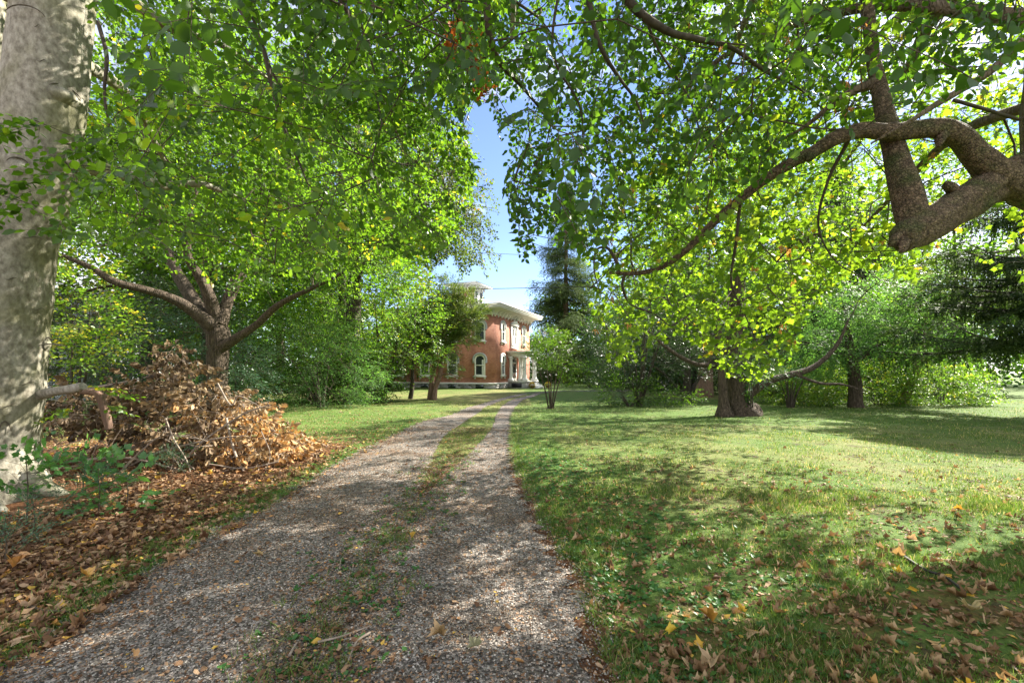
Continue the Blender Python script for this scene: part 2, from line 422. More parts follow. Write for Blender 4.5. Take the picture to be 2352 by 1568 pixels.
# curled dead maple leaf
_c = MAPLE[0].copy(); _c[:, 2] = .55 * _c[:, 0] ** 2 + .35 * (_c[:, 1] - .3) ** 2 + .06 * np.sin(9 * _c[:, 0] + 7 * _c[:, 1])
CURLED = (_c, MAPLE[1])
def crumple(seed, k=.16):
    rg_ = np.random.default_rng(seed); c = MAPLE[0].copy(); ph_ = rg_.uniform(0, 6.28, 6); fold = rg_.uniform(.5, 1.7)
    c[:, 2] = fold * np.abs(c[:, 0]) + .5 * (c[:, 1] - .3) ** 2 * rg_.uniform(-.6, 1.6) + k * np.sin(6 * c[:, 0] + ph_[0]) * np.sin(5 * c[:, 1] + ph_[1]) + rg_.normal(size=len(c)) * .05
    c[:, 0] *= rg_.uniform(.35, .75); c[:, 1] += .1 * np.sin(5 * c[:, 0] + ph_[2]); c[:, 0] += rg_.normal(size=len(c)) * .03
    return (c, MAPLE[1])
CRUMPLED = [crumple(i) for i in range(8)]
CRUMPLE = (A([(0, 0, 0), (-.28, .3, .16), (-.16, .7, .05), (.02, 1, .18), (.24, .68, .22), (.30, .25, .04), (0, .5, -.04)]), [A([(0, 6, 1), (1, 6, 2), (2, 6, 3), (3, 6, 4), (4, 6, 5), (5, 6, 0)])])
HANG = (A([(0, 0, 0), (-.26, .30, .20), (-.30, .62, .16), (0, 1, .04), (.34, .58, .24), (.25, .28, .20)]), [A([(0, 3, 2, 1), (0, 5, 4, 3)])])


def frames(d, up):
    d = unit(d); n = up - np.sum(up * d, -1, keepdims=True) * d
    n = unit(n); s = np.cross(d, n)
    return np.stack([s, d, n], -1)


def make_spray(rng, L=.7, nside=5, gap=.05, leaf=.08, plane=.45, droop=.3, angle=52, hang=0., wander=.18, side=.55, thick=.0035):
    leaves, sg = [], []

    def twig(p, d, length, r):
        n = max(2, int(length / gap)); sgn = 1
        for i in range(n):
            q = p + d * gap
            sg.append((p, q, r * (1 - .7 * i / n)))
            a = math.radians(angle + rng.normal() * 14) * sgn
            if i == n - 1: a *= .1
            ld = np.array([d[0] * math.cos(a) - d[1] * math.sin(a), d[0] * math.sin(a) + d[1] * math.cos(a), d[2] - hang + rng.normal() * .15])
            up = np.array([0, 0, 1.]) + rng.normal(size=3) * plane
            leaves.append((q, ld, up, leaf * rng.uniform(.5, 1.2)))
            sgn = -sgn
            p = q
            d = unit(d + rng.normal(size=3) * wander * gap / .05 * .3 + np.array([0, 0, -droop * gap]))
        return p

    d0 = np.array([0, 1., 0])
    twig(np.zeros(3), d0, L, thick)
    for k in range(nside):
        t = (k + .6) / (nside + .6); s_ = 1 if k % 2 else -1
        a = math.radians(rng.uniform(35, 60)) * s_
        twig(np.array([0, L * t, -.5 * droop * (L * t) ** 2]), unit(np.array([math.sin(a), math.cos(a), rng.normal() * .12])), L * side * (1 - .6 * t) * rng.uniform(.7, 1.2), thick * .7)
    P = np.array([l[0] for l in leaves]); R = frames(np.array([l[1] for l in leaves]), np.array([l[2] for l in leaves]))
    return P, R, np.array([l[3] for l in leaves]), np.array([s[0] for s in sg]), np.array([s[1] for s in sg]), np.array([s[2] for s in sg])


def sprays(seed, K=6, **kw):
    return [make_spray(np.random.default_rng(seed + i), **kw) for i in range(K)]


SP = {
    'beech': sprays(10, L=.62, nside=5, gap=.055, leaf=.096, plane=.5, droop=.5, hang=.3),
    'maple': sprays(30, L=.60, nside=3, gap=.13, leaf=.14, plane=.6, droop=.7, angle=60, hang=.35),
    'mid': sprays(50, L=1.0, nside=6, gap=.085, leaf=.115, plane=.5, droop=.35),
    'far': sprays(70, L=1.5, nside=7, gap=.16, leaf=.2, plane=.6, droop=.3),
    'fine': sprays(90, L=.9, nside=7, gap=.07, leaf=.09, plane=.6, droop=.5),
    'fir': sprays(110, L=1.0, nside=9, gap=.05, leaf=.19, plane=.25, droop=.5, angle=40, side=.45),
    'firfar': sprays(130, L=1.6, nside=8, gap=.12, leaf=.26, plane=.3, droop=.6, angle=38, side=.5),
    'yew': sprays(150, L=.8, nside=7, gap=.055, leaf=.085, plane=.5, droop=.7, angle=55, side=.5),
    'juni': sprays(170, L=.5, nside=9, gap=.045, leaf=.11, plane=1.5, droop=-.3, angle=30, side=.6, wander=.4),
    'feather': sprays(190, L=.9, nside=7, gap=.06, leaf=.12, plane=.4, droop=.9, angle=60, side=.5),
    'dead': sprays(210, L=.45, nside=3, gap=.06, leaf=.15, plane=1.0, droop=.5, angle=40, hang=1.6),
    'seedling': sprays(230, L=.35, nside=6, gap=.02, leaf=.042, plane=1.2, droop=.2, angle=38, side=.5, thick=.002),
    'weedy': sprays(250, L=.4, nside=2, gap=.10, leaf=.12, plane=.35, droop=.9, angle=65, side=.5, thick=.002),
}


def place_sprays(ml, mt, key, P, D, UP, S, rng, leaf=LEAF, keep=None, tintc=.5, tints=.28, thin=1., twigs=True):
    """ml, mt: builders for leaves and for twigs"""
    tm = SP[key]; idx = rng.integers(0, len(tm), len(P))
    R = frames(D, UP); S = np.broadcast_to(S, (len(P),))
    base_t = tintc + rng.normal(size=len(P)) * tints * .5
    for k, (lp, lr, ls, s0, s1, sr) in enumerate(tm):
        w = np.where(idx == k)[0]
        if len(w) == 0: continue
        Rk, Pk, Sk = R[w], P[w], S[w]
        GP = Pk[:, None] + Sk[:, None, None] * np.einsum('nij,mj->nmi', Rk, lp)
        GR = np.einsum('nij,mjk->nmik', Rk, lr)
        GS = Sk[:, None] * ls[None]
        T = base_t[w][:, None] + rng.normal(size=GS.shape) * tints * .5
        GP, GR, GS, T = GP.reshape(-1, 3), GR.reshape(-1, 3, 3), GS.ravel(), np.clip(T.ravel(), 0, 1)
        ok = rng.random(len(GP)) < thin
        ok &= GP[:, 2] > .02
        if keep is not None: ok &= keep(GP)
        ml.inst(leaf[0], leaf[1], GP[ok], GR[ok], GS[ok], T[ok])
        if twigs and mt is not None:
            a = Pk[:, None] + Sk[:, None, None] * np.einsum('nij,mj->nmi', Rk, s0)
            b = Pk[:, None] + Sk[:, None, None] * np.einsum('nij,mj->nmi', Rk, s1)
            r = Sk[:, None] * sr[None]
            a, b, r = a.reshape(-1, 3), b.reshape(-1, 3), r.ravel()
            ok = np.ones(len(a), bool) if keep is None else keep(b)
            mt.segs(a[ok], b[ok], r[ok], r[ok] * .85, 3)


def grow(seeds, targets, rng, step=.45, jit=.10, arc=.12, w=.25):
    """connects every target to the wood that is already there; returns nodes, parents, number of seeds, target mask"""
    ns = len(seeds)
    cap = ns + len(targets) * 12 + 10
    X = np.zeros((cap, 3)); par = np.full(cap, -1); plen = np.zeros(cap); ist = np.zeros(cap, bool)
    X[:ns] = seeds; n = ns
    dmin = np.sqrt(((targets[:, None] - seeds[None]) ** 2).sum(-1)).min(1)
    for ti in np.argsort(dmin):
        t = targets[ti]
        d = np.sqrt(((X[:n] - t) ** 2).sum(1))
        j = int(np.argmin(d + w * plen[:n] * .4))
        L_ = d[j]; k = min(10, max(1, int(round(L_ / step))))
        a = X[j].copy(); prev = j
        if n + k > cap: break
        for i in range(1, k + 1):
            f = i / k
            p = a + (t - a) * f
            if i < k: p = p + rng.normal(size=3) * jit * step + np.array([0, 0, arc * L_ * math.sin(math.pi * f)])
            X[n] = p; par[n] = prev; plen[n] = plen[prev] + np.linalg.norm(p - X[prev]); prev = n; n += 1
        ist[n - 1] = True
    return X[:n], par[:n], ns, ist[:n]


def pipe(par, ns, r0=.004, e=2.4):
    n = len(par); acc = np.zeros(n)
    kids = np.zeros(n, int)
    for i in range(n - 1, ns - 1, -1):
        if kids[i] == 0: acc[i] = r0 ** e
        p = par[i]; acc[p] += acc[i] + (r0 * .35) ** e; kids[p] += 1
    return acc ** (1 / e)


def ells(rng, E, n, shell=.6):
    """points in a union of ellipsoids (cx, cy, cz, rx, ry, rz)"""
    E = np.asarray(E, float); vol = E[:, 3] * E[:, 4] * E[:, 5]
    k = rng.choice(len(E), n, p=vol / vol.sum())
    d = unit(rng.normal(size=(n, 3))); r = rng.random(n) ** (1 / 3.) * (1 - shell) + shell * (1 - .25 * rng.random(n))
    return E[k, :3] + d * r[:, None] * E[k, 3:6]


def boxpts(rng, n, x, y, z, keep=None, clump=.0):
    P = np.zeros((0, 3))
    for _ in range(40):
        Q = np.stack([rng.uniform(*x, n), rng.uniform(*y, n), rng.uniform(*z, n)], 1)
        if keep is not None: Q = Q[keep(Q)]
        if clump:
            c = np.sin(1.7 * Q[:, 0] + .5) * np.sin(1.9 * Q[:, 1] + 1.3) * np.sin(2.3 * Q[:, 2])
            Q = Q[c > -clump + rng.normal(size=len(Q)) * .3]
        P = np.vstack([P, Q])
        if len(P) >= n: break
    return P[:n]


def bark_fn(rng, amp=.05, flare=0., fl_n=3, k=6):
    ph = rng.uniform(0, 6.28, 8)

    def fn(i, th, p):
        z = p[2]
        r = 1 + amp * .55 * math.sin(.37 * i + ph[5]) + amp * .4 * np.sin(th + .61 * i + ph[6]) + amp * np.sin(2 * th + ph[0] + .8 * z) + amp * .7 * np.sin(3 * th + ph[1] - 1.1 * z) + amp * .4 * np.sin(7 * th + ph[2] + 2 * z)
        if flare: r = r + flare * math.exp(-max(z, 0) / k * 10) * (1 + .55 * np.sin(5 * th + ph[3]) + .3 * np.sin(3 * th + ph[4]))
        return r
    return fn


def wood_seeds(paths, step=.3):
    out = []
    for pts in paths:
        pts = np.asarray(pts); L_ = np.linalg.norm(np.diff(pts, axis=0), axis=1).sum()
        out.append(curve(pts, max(4, int(L_ / step))))
    return np.concatenate(out)


def plant(name, label, cat, base, trunks, limbs, targets, key, leafm, barkm, seed=0, leaf=LEAF, sscale=1., keep=None, group=None,
          tint=.5, tints=.28, step=.45, r0=.004, extra=.5, heading=(.55, .35, -.15), flat=.25, seedfrom=.25, thin=1., flare=.0, k=16, bamp=.05,
          twigs=True, trunk_name='trunk', arc=.12):
    """base: location of the Empty; trunks/limbs: lists of (points, radii) in world space; targets: where foliage sprays sit"""
    rng = np.random.default_rng(1000 + seed)
    b0 = np.array([base[0], base[1], float(hgt(base[0], base[1]))])
    root = empty(name, b0, 0, label, cat, group)

    def loc(o): o.matrix_parent_inverse = Matrix.Translation(-Vector(b0)); return o
    tp, obs = [], []
    for j, (pts, rad) in enumerate(list(trunks) + list(limbs)):
        pts = np.asarray(pts, float); rad = np.asarray(rad, float)
        istr = j < len(trunks)
        if istr and pts[0][2] < .3: pts = np.vstack([pts[0] - [0, 0, .25], pts]); rad = np.concatenate([[rad[0]], rad])
        L_ = np.linalg.norm(np.diff(pts, axis=0), axis=1).sum()
        n = int(min(60, max(8, L_ / .12)))
        C = curve(np.hstack([pts, rad[:, None]]), n)
        mb = MB(); mb.tube(C[:, :3], np.maximum(C[:, 3], .004), k if istr else max(6, k * 2 // 3), fn=bark_fn(rng, bamp, flare if istr else 0))
        loc(mb.build(trunk_name if istr else 'limb', barkm, root, True))
        if istr: tp.append(C[int(n * seedfrom):, :3])
        else: tp.append(C[2:, :3])
    seeds = np.concatenate([t[::2] for t in tp])
    if targets is not None and len(targets):
        X, par, ns, ist = grow(seeds, targets, rng, step=step, arc=arc)
        rad = pipe(par, ns, r0)
        e = np.arange(ns, len(X)); pr = par[e]
        mt = MB(); ml = MB()
        rp = np.where(pr < ns, rad[e] * 1.15, np.minimum(rad[pr], rad[e] * 1.5))
        if keep is not None:
            okb = (keep(X[e]) & keep(X[pr])) | (rad[e] > .05)
        else: okb = np.ones(len(e), bool)
        mt.segs(X[pr][okb], X[e][okb], rp[okb], rad[e][okb], 5)
        sel = e[(ist[e]) | (rng.random(len(e)) < extra)]
        D = unit(X[sel] - X[par[sel]])
        c = seeds.mean(0); out = X[sel] - c; out[:, 2] *= .4; out = unit(out)
        D = unit(heading[0] * D + heading[1] * out + A([0, 0, heading[2]]) + rng.normal(size=D.shape) * .25)
        UP = A([0, 0, 1.]) + rng.normal(size=D.shape) * flat
        S = sscale * rng.uniform(.75, 1.2, len(sel))
        place_sprays(ml, mt, key, X[sel], D, UP, S, rng, leaf, keep, tint, tints, thin, twigs)
        if mt.nv: loc(mt.build('branchwork', M['twig'], root))
        if ml.nv: loc(ml.build('crown', leafm, root))
    return root, loc, b0


# ---------------------------------------------------------------- ground, lawn and driveway
ROWS = [  # Y, left edge, strip left, strip right, right edge
    (-6, -3.1, -1.1, -1.1, .9), (-1, -2.9, -1.1, -1.1, .75), (2.34, -2.75, -1.12, -1.12, .52), (3.52, -2.85, -1.12, -1.12, .52), (5.4, -2.80, -1.13, -1.12, .26),
    (7.4, -2.95, -1.33, -.98, .08), (9.2, -2.9, -1.50, -.80, .04), (11.5, -2.85, -1.6, -.62, .02), (14.5, -2.65, -1.5, -.6, .03), (17.5, -2.28, -1.36, -.6, .07),
    (23.8, -1.5, -1.0, -.42, .43), (28, -.62, -.1, .3, 1.08), (33, .75, 1.15, 1.55, 2.25)]
DR = []
rr = curve(np.array(ROWS), 420)
for r in rr: DR.append([(r[1], r[0]), (r[2], r[0]), (r[3], r[0]), (r[4], r[0])])
# bend away to the right in front of the house
for (a, b_, c, d) in [((3.6, 37.6), (3.85, 37.2), (4.1, 36.8), (4.6, 36.2)), ((7.6, 40.2), (7.75, 39.8), (7.9, 39.4), (8.2, 38.6)), ((13, 42.2), (13, 41.8), (13, 41.4), (13.2, 40.4)), ((22, 43), (22, 42.6), (22, 42.2), (22, 41.2))]:
    last = A(DR[-1]); nx = A([a, b_, c, d]); n = 24
    for i in range(1, n + 1): DR.append(list(last + (nx - last) * i / n))
DR = A(DR)


def strip_at(y):
    return np.interp(y, rr[:, 0], rr[:, 1]), np.interp(y, rr[:, 0], rr[:, 4])


rngG = np.random.default_rng(5)


def on_drive(x, y, m=.0):
    l, r = strip_at(y); sl, sr = np.interp(y, rr[:, 0], rr[:, 2]), np.interp(y, rr[:, 0], rr[:, 3])
    return (x > l - m) & (x < r + m) & ~((x > sl) & (x < sr)) & (y < 34)


def litter_w(x, y):
    l, r = strip_at(y)
    left = np.clip((l + .15 - x) / .9, 0, 1) * np.clip((13.5 - y - np.maximum(0, x + 9) * .1) / 5., 0, 1)
    left = np.where(x < -3 - (y - 9) * .0, left, left)
    near = .5 * np.clip((4.9 - y) / 2.0, 0, 1) * (x > r - .05) * np.clip(1.2 - np.maximum(0, x - 3.5) * .5, 0, 1)
    strip = .8 * (x > l) * (x < r) * np.clip((11 - y) / 4, 0, 1)
    return left + near + strip


def dry_w(x, y):
    d = .18 * np.exp(-((x + 1.1) / 1.2) ** 2) * (y > 8) + .25 * np.exp(-((y - 30) / 9) ** 2) * (x < 1) + .12 * ((y > 5) & (y < 14) & (x > 1)) + .30 * np.exp(-((x - 12) / 3) ** 2 - ((y - 30) / 4) ** 2)
    return d


def ax(lo, hi, dense_lo, dense_hi, d, g=1.25):
    a = list(np.arange(dense_lo, dense_hi + d / 2, d)); s = d; x = a[-1]
    while x < hi: s *= g; x += s; a.append(x)
    s = d; x = a[0]
    while x > lo: s *= g; x -= s; a.insert(0, x)
    return A(a)


gx, gy = ax(-400, 400, -9, 12, .12), ax(-120, 600, 0, 22, .12)
GX, GY = np.meshgrid(gx, gy)
near = np.clip(1 - (np.hypot(GX, GY) - 60) / 100, 0, 1)
GZ = hgt(GX, GY) * near + .03 * rngG.random(GX.shape) * ((np.abs(GX) < 12) & (GY < 22)) * (~on_drive(GX, GY, .25)) * .6
mb = MB(); nx, ny = len(gx), len(gy)
ii = (np.arange(ny - 1)[:, None] * nx + np.arange(nx - 1)[None]).ravel()
mb.add(np.stack([GX, GY, GZ], -1).reshape(-1, 3), np.stack([ii, ii + 1, ii + nx + 1, ii + nx], 1))
g = mb.build('lawn', M['ground'], None, True); tag(g, kind='structure', label='wide green lawn with dry patches and leaf litter under the trees')
for nm, fn_ in (('litter', litter_w), ('dry', dry_w)):
    at = g.data.attributes.new(nm, 'FLOAT', 'POINT')
    at.data.foreach_set('value', fn_(GX, GY).ravel().astype(np.float32))

# driveway: left track, (strip), right track, ragged edges
mb = MB(); n = len(DR)
jl = np.cumsum(rngG.normal(size=n) * .02); jl -= np.linspace(0, jl[-1], n); jr = np.roll(jl[::-1], 30)
jl = .10 * np.sin(np.arange(n) * .9) * rngG.random(n) + np.clip(jl, -.12, .12); jr = .10 * np.sin(np.arange(n) * 1.3) * rngG.random(n) + np.clip(jr, -.12, .12)
for (c0, c1, j0, j1, K_) in ((0, 1, jl, 0, 10), (2, 3, 0, jr, 10)):
    a = DR[:, c0].copy(); b_ = DR[:, c1].copy()
    dirv = unit(b_ - a)
    a += dirv * np.reshape(j0, (-1, 1)) if not np.isscalar(j0) else dirv * (.06 * rngG.random((n, 1)) * (np.linalg.norm(DR[:, 2] - DR[:, 1], axis=1) > .05)[:, None])
    b_ += dirv * np.reshape(j1, (-1, 1)) if not np.isscalar(j1) else dirv * (-.06 * rngG.random((n, 1)) * (np.linalg.norm(DR[:, 2] - DR[:, 1], axis=1) > .05)[:, None])
    t = np.linspace(0, 1, K_ + 1)[None, :, None]
    XY = a[:, None] * (1 - t) + b_[:, None] * t
    Z = hgt(XY[..., 0], XY[..., 1]) + .012
    ii = (np.arange(n - 1)[:, None] * (K_ + 1) + np.arange(K_)[None]).ravel()
    mb.add(np.concatenate([XY, Z[..., None]], -1).reshape(-1, 3), np.stack([ii, ii + 1, ii + K_ + 2, ii + K_ + 1], 1))
o = mb.build('driveway', M['gravel'], None, True); tag(o, kind='structure', label='grey gravel driveway with two wheel tracks curving towards the brick house')

# loose gravel close to the camera
rng = np.random.default_rng(11)
n = 52000
y = 1.9 + 6.6 * rng.random(n) ** 1.7; l, r = strip_at(y); x = l - .12 + (r - l + .24) * rng.random(n)
OCT = (A([(1, 0, 0), (0, .8, 0), (-1, 0, 0), (0, -.8, 0), (0, 0, .6), (0, 0, -.6)]), [A([(0, 1, 4), (1, 2, 4), (2, 3, 4), (3, 0, 4)])])
P = np.stack([x, y, hgt(x, y) + .015], 1)
R = frames(rng.normal(size=(n, 3)) * A([1, 1, .3]), A([0, 0, 1.]) + rng.normal(size=(n, 3)) * .4)
mb = MB(); mb.inst(OCT[0], OCT[1], P, R, rng.uniform(.003, .0095, n) , rng.random(n))
def tint_mat(name, stops, rough=.7):
    m, nt, N, L = mat_new(name); at = N.new('ShaderNodeAttribute'); at.attribute_name = 'tint'
    r_ = ramp(N, stops); L.new(at.outputs['Fac'], r_.inputs[0]); p = N.new('ShaderNodeBsdfPrincipled'); L.new(r_.outputs[0], p.inputs['Base Color'])
    p.inputs['Roughness'].default_value = rough; o_ = N.new('ShaderNodeOutputMaterial'); L.new(p.outputs[0], o_.inputs[0]); return m
M['pebble'] = tint_mat('gravel_stone', [(0, (.04, .032, .024)), (.4, (.11, .096, .082)), (.72, (.23, .208, .18)), (.93, (.52, .48, .43)), (1, (.30, .16, .08))])
tag(mb.build('gravel', M['pebble']), 'loose grey gravel stones on the driveway', 'gravel', kind='stuff')


# ---------------------------------------------------------------- grass blades, weeds, litter
def scatter_ok(x, y):
    return (((x + 6.05) ** 2 + (y - 5.7) ** 2) > .5)


rng = np.random.default_rng(21)
BL = (A([(-.5, 0, 0), (.5, 0, 0), (.35, .06, .55), (-.35, .06, .55), (0, .28, 1)]), [A([(0, 1, 2, 3)]), A([(3, 2, 4)])])


def blades(mb, x, y, h, w, tint, lean=.35):
    n = len(x); th = rng.uniform(0, 6.28, n)
    R = np.zeros((n, 3, 3)); c, s = np.cos(th), np.sin(th)
    R[:, 0, 0] = c * w; R[:, 1, 0] = s * w; R[:, 0, 1] = -s * h; R[:, 1, 1] = c * h; R[:, 2, 2] = h
    R[:, 0, 2] = rng.normal(size=n) * lean * h; R[:, 1, 2] = rng.normal(size=n) * lean * h
    mb.inst(BL[0], BL[1], np.stack([x, y, hgt(x, y)], 1), R, np.ones(n), tint)


mbg = MB()
def patchy(x, y): return np.clip(.5 + .75 * np.sin(1.7 * x + .9 * y) * np.sin(2.3 * y - .8 * x + 1) + .55 * np.sin(5.1 * x + 2 + np.sin(3 * y)) * np.sin(4.3 * y + 1.3 * np.sin(2.7 * x)), -.1, 1.5)
for (n, y0, y1, pw, h, w) in ((165000, 1.9, 6, 1.3, .052, .0044), (95000, 5, 12, 1.2, .045, .008), (60000, 11, 26, 1.1, .045, .016)):
    y = y0 + (y1 - y0) * rng.random(n) ** pw
    x = (rng.random(n) * 2 - 1) * (1.2 * y + .6)
    l, r = strip_at(y); lw = litter_w(x, y)
    ok = ~on_drive(x, y, -.03) & scatter_ok(x, y)
    ok &= ~((x > l) & (x < r) & (y < 10) & (rng.random(n) < .7))
    ok &= rng.random(n) < np.where((x < l), np.clip(1.0 - lw * .97, .03, 1), np.clip(np.where(y < 5.5, .18, .5) + .9 * patchy(x, y) - lw * .45, .04, 1))
    x, y = x[ok], y[ok]
    hh = h * rng.uniform(.5, 1.3, len(x)) * (1 + .5 * (rng.random(len(x)) < .06)) * (.8 + .4 * patchy(x, y))
    blades(mbg, x, y, hh, w * rng.uniform(.7, 1.3, len(x)), np.clip(.42 + .2 * rng.normal(size=len(x)) + .5 * (rng.random(len(x)) < .14 + dry_w(x, y)), 0, 1))
# tufts: verge and centre strip
for _ in range(560):
    yy = 2.2 + 9 * rng.random() ** 1.4; l, r = strip_at(yy)
    q = rng.random()
    cx = r + abs(rng.normal()) * .1 if q < .35 else (l - abs(rng.normal()) * .3 + .05 if q < .6 else -1.12 + rng.normal() * .20)
    m = rng.integers(8, 26)
    blades(mbg, cx + rng.normal(size=m) * .035, yy + rng.normal(size=m) * .035, rng.uniform(.03, .085, m), .005 + 0 * np.zeros(m), np.clip(.5 + .2 * rng.normal(size=m), 0, 1), .7)
tag(mbg.build('grass', M['grass']), 'short green and straw grass blades of the lawn', 'grass', kind='stuff')

# broad weeds
mbw = MB(); n = 1500
P_, D_, S_ = [], [], []
for _ in range(n):
    q = rng.random(); yy = 2.1 + 7 * rng.random() ** 1.5; l, r = strip_at(yy)
    if q < .6: cx = r + .05 + abs(rng.normal()) * .9
    elif q < .8: cx = l - abs(rng.normal()) * .5
    else: cx = -1.1 + rng.normal() * .25
    m = rng.integers(4, 9); a0 = rng.random() * 6.28
    for i in range(m):
        a = a0 + i * 6.28 / m
        P_.append((cx + rng.normal() * .01, yy + rng.normal() * .01, float(hgt(cx, yy)) + .012)); D_.append((math.cos(a), math.sin(a), rng.uniform(.15, .8))); S_.append(rng.uniform(.018, .05))
P_, D_ = A(P_), A(D_)
mbw.inst(LEAF[0], LEAF[1], P_, frames(D_, A([0, 0, 1.]) + 0 * D_), A(S_), np.clip(rng.normal(size=len(P_)) * .25 + .5, 0, 1))
tag(mbw.build('weeds', M['weed']), 'low broad leaved weeds and clover along the gravel edges', 'weeds', kind='stuff')


def lay(mb, tmpl, x, y, s, tint, tilt=.45, lift=.012):
    n = len(x)
    D = np.stack([rng.normal(size=n), rng.normal(size=n), rng.normal(size=n) * .15], 1)
    R = frames(D, A([0, 0, 1.]) * np.where(rng.random((n, 1)) < .35, -1, 1) + rng.normal(size=(n, 3)) * tilt)
    mb.inst(tmpl[0], tmpl[1], np.stack([x, y, hgt(x, y) + lift + .35 * s * rng.random(n)], 1), R, s, tint)


mbl = MB()
n = 60000   # brown bed under the beech
y = 1.9 + 12 * rng.random(n) ** 1.35; x = -1.25 * y - .8 + (1.25 * y + .8 - 2.2) * rng.random(n)
lw = litter_w(x, y); ok = (rng.random(n) < lw * 1.1) & scatter_ok(x, y) & (x < strip_at(y)[0] + .02 + .12 * np.sin(3.1 * y) * np.sin(7.3 * y)); x, y = x[ok], y[ok]
lay(mbl, CRUMPLE, x, y, rng.uniform(.025, .075, len(x)), np.clip(rng.normal(size=len(x)) * .26 + .5, 0, 1))
n = 1700
y = 2.0 + 8 * rng.random(n) ** 1.5; x = -1.25 * y - .8 + (1.25 * y + .8 - 2.5) * rng.random(n)
ok = (rng.random(n) < litter_w(x, y) * 1.1) & scatter_ok(x, y) & (x < strip_at(y)[0] + .1); x, y = x[ok], y[ok]
for q_ in range(8):
    w_ = np.arange(len(x)) % 8 == q_; lay(mbl, CRUMPLED[q_], x[w_], y[w_], rng.uniform(.035, .10, w_.sum()), np.clip(rng.normal(size=w_.sum()) * .25 + .6, 0, 1))
n = 46000    # small bits over the gravel and strip
y = 2.0 + 11 * rng.random(n) ** 1.5; l, r = strip_at(y); x = l + (r - l) * rng.random(n)
keepw = .30 + .9 * np.exp(-((x + 1.12 + .1 * np.sin(2 * y)) / .30) ** 2) + .5 * np.clip((l + .5 - x) / .5, 0, 1)
ok = rng.random(n) < keepw; x, y = x[ok], y[ok]
lay(mbl, CRUMPLE, x, y, rng.uniform(.010, .028, len(x)) * np.where(rng.random(len(x)) < .06, 2.2, 1), np.clip(rng.normal(size=len(x)) * .22 + .5, 0, 1), lift=.02)
n = 24000   # thin brown scatter in the right lawn
y = 2.0 + 12 * rng.random(n) ** 1.9; l, r = strip_at(y); x = r + 9 * rng.random(n) ** 1.3
ok = (rng.random(n) < np.clip(1.3 - (y - 2.2) * .17, .10, 1) * (.45 + patchy(x * .8, y * .8))) & (x < 1.25 * y + 1); x, y = x[ok], y[ok]
lay(mbl, CRUMPLE, x, y, rng.uniform(.02, .05, len(x)), np.clip(rng.normal(size=len(x)) * .25 + .5, 0, 1))
n = 6000    # leaves on the left lawn further off
y = 9 + 12 * rng.random(n); x = -9 + 7.5 * rng.random(n)
ok = ~on_drive(x, y) & (rng.random(n) < .8 - (y - 9) / 14); lay(mbl, CRUMPLE, x[ok], y[ok], rng.uniform(.03, .07, ok.sum()), np.clip(rng.normal(size=ok.sum()) * .2 + .6, 0, 1))
tag(mbl.build('leaf_litter', M['litter']), 'brown and orange leaf litter strewn over drive and grass', 'leaf litter', kind='stuff')

mbl = MB(); n = 3900   # larger curled leaves on the grass to the right
y = 2.05 + 8.5 * rng.random(n) ** 2.1; l, r = strip_at(y); x = r + .1 + (1.2 * y + .4) * rng.random(n)
ok = rng.random(n) < np.clip(1.25 - (y - 2.2) * .2, .08, 1) * np.clip(.38 + .8 * patchy(x * .9 + 2, y * .9), .12, 1); x, y = x[ok], y[ok]
for q_ in range(8):
    w_ = np.arange(len(x)) % 8 == q_; lay(mbl, CRUMPLED[q_], x[w_], y[w_], rng.uniform(.028, .078, w_.sum()), np.clip(rng.normal(size=w_.sum()) * .26 + .42, 0, 1), tilt=.5, lift=.01)
tag(mbl.build('fallen_leaves', M['tan_leaf']), 'curled tan maple leaves scattered thickly over the grass beside the drive', 'fallen leaves', kind='stuff')


def single_leaf(u, v, size, col, label, rot=0., cup=1.):
    Y = CAMZ * F / (v - HZ); x = (u - CX) * Y / F
    m = leaf_mat('fallen_leaf_colour', [(0, tuple(c * .8 for c in col)), (1, col)], (1.1, 1, .7), .25, rough=.55)
    V = CRUMPLED[int(u + v) % 8][0] * A([1.35, 1, cup]) * size
    mb = MB(); mb.add(V, CURLED[1][0], rng.random(len(CURLED[1][0])))
    mb.segs([V[0]], [V[0] + A([0.01, -size * .6, .01])], .0015, .001, 4)
    o = mb.build('fallen_leaf', m); o.location = (x, Y, float(hgt(x, Y)) + .05); o.rotation_euler = (.15, .1, rot)
    tag(o, label, 'fallen leaf', 'single fallen maple leaves')


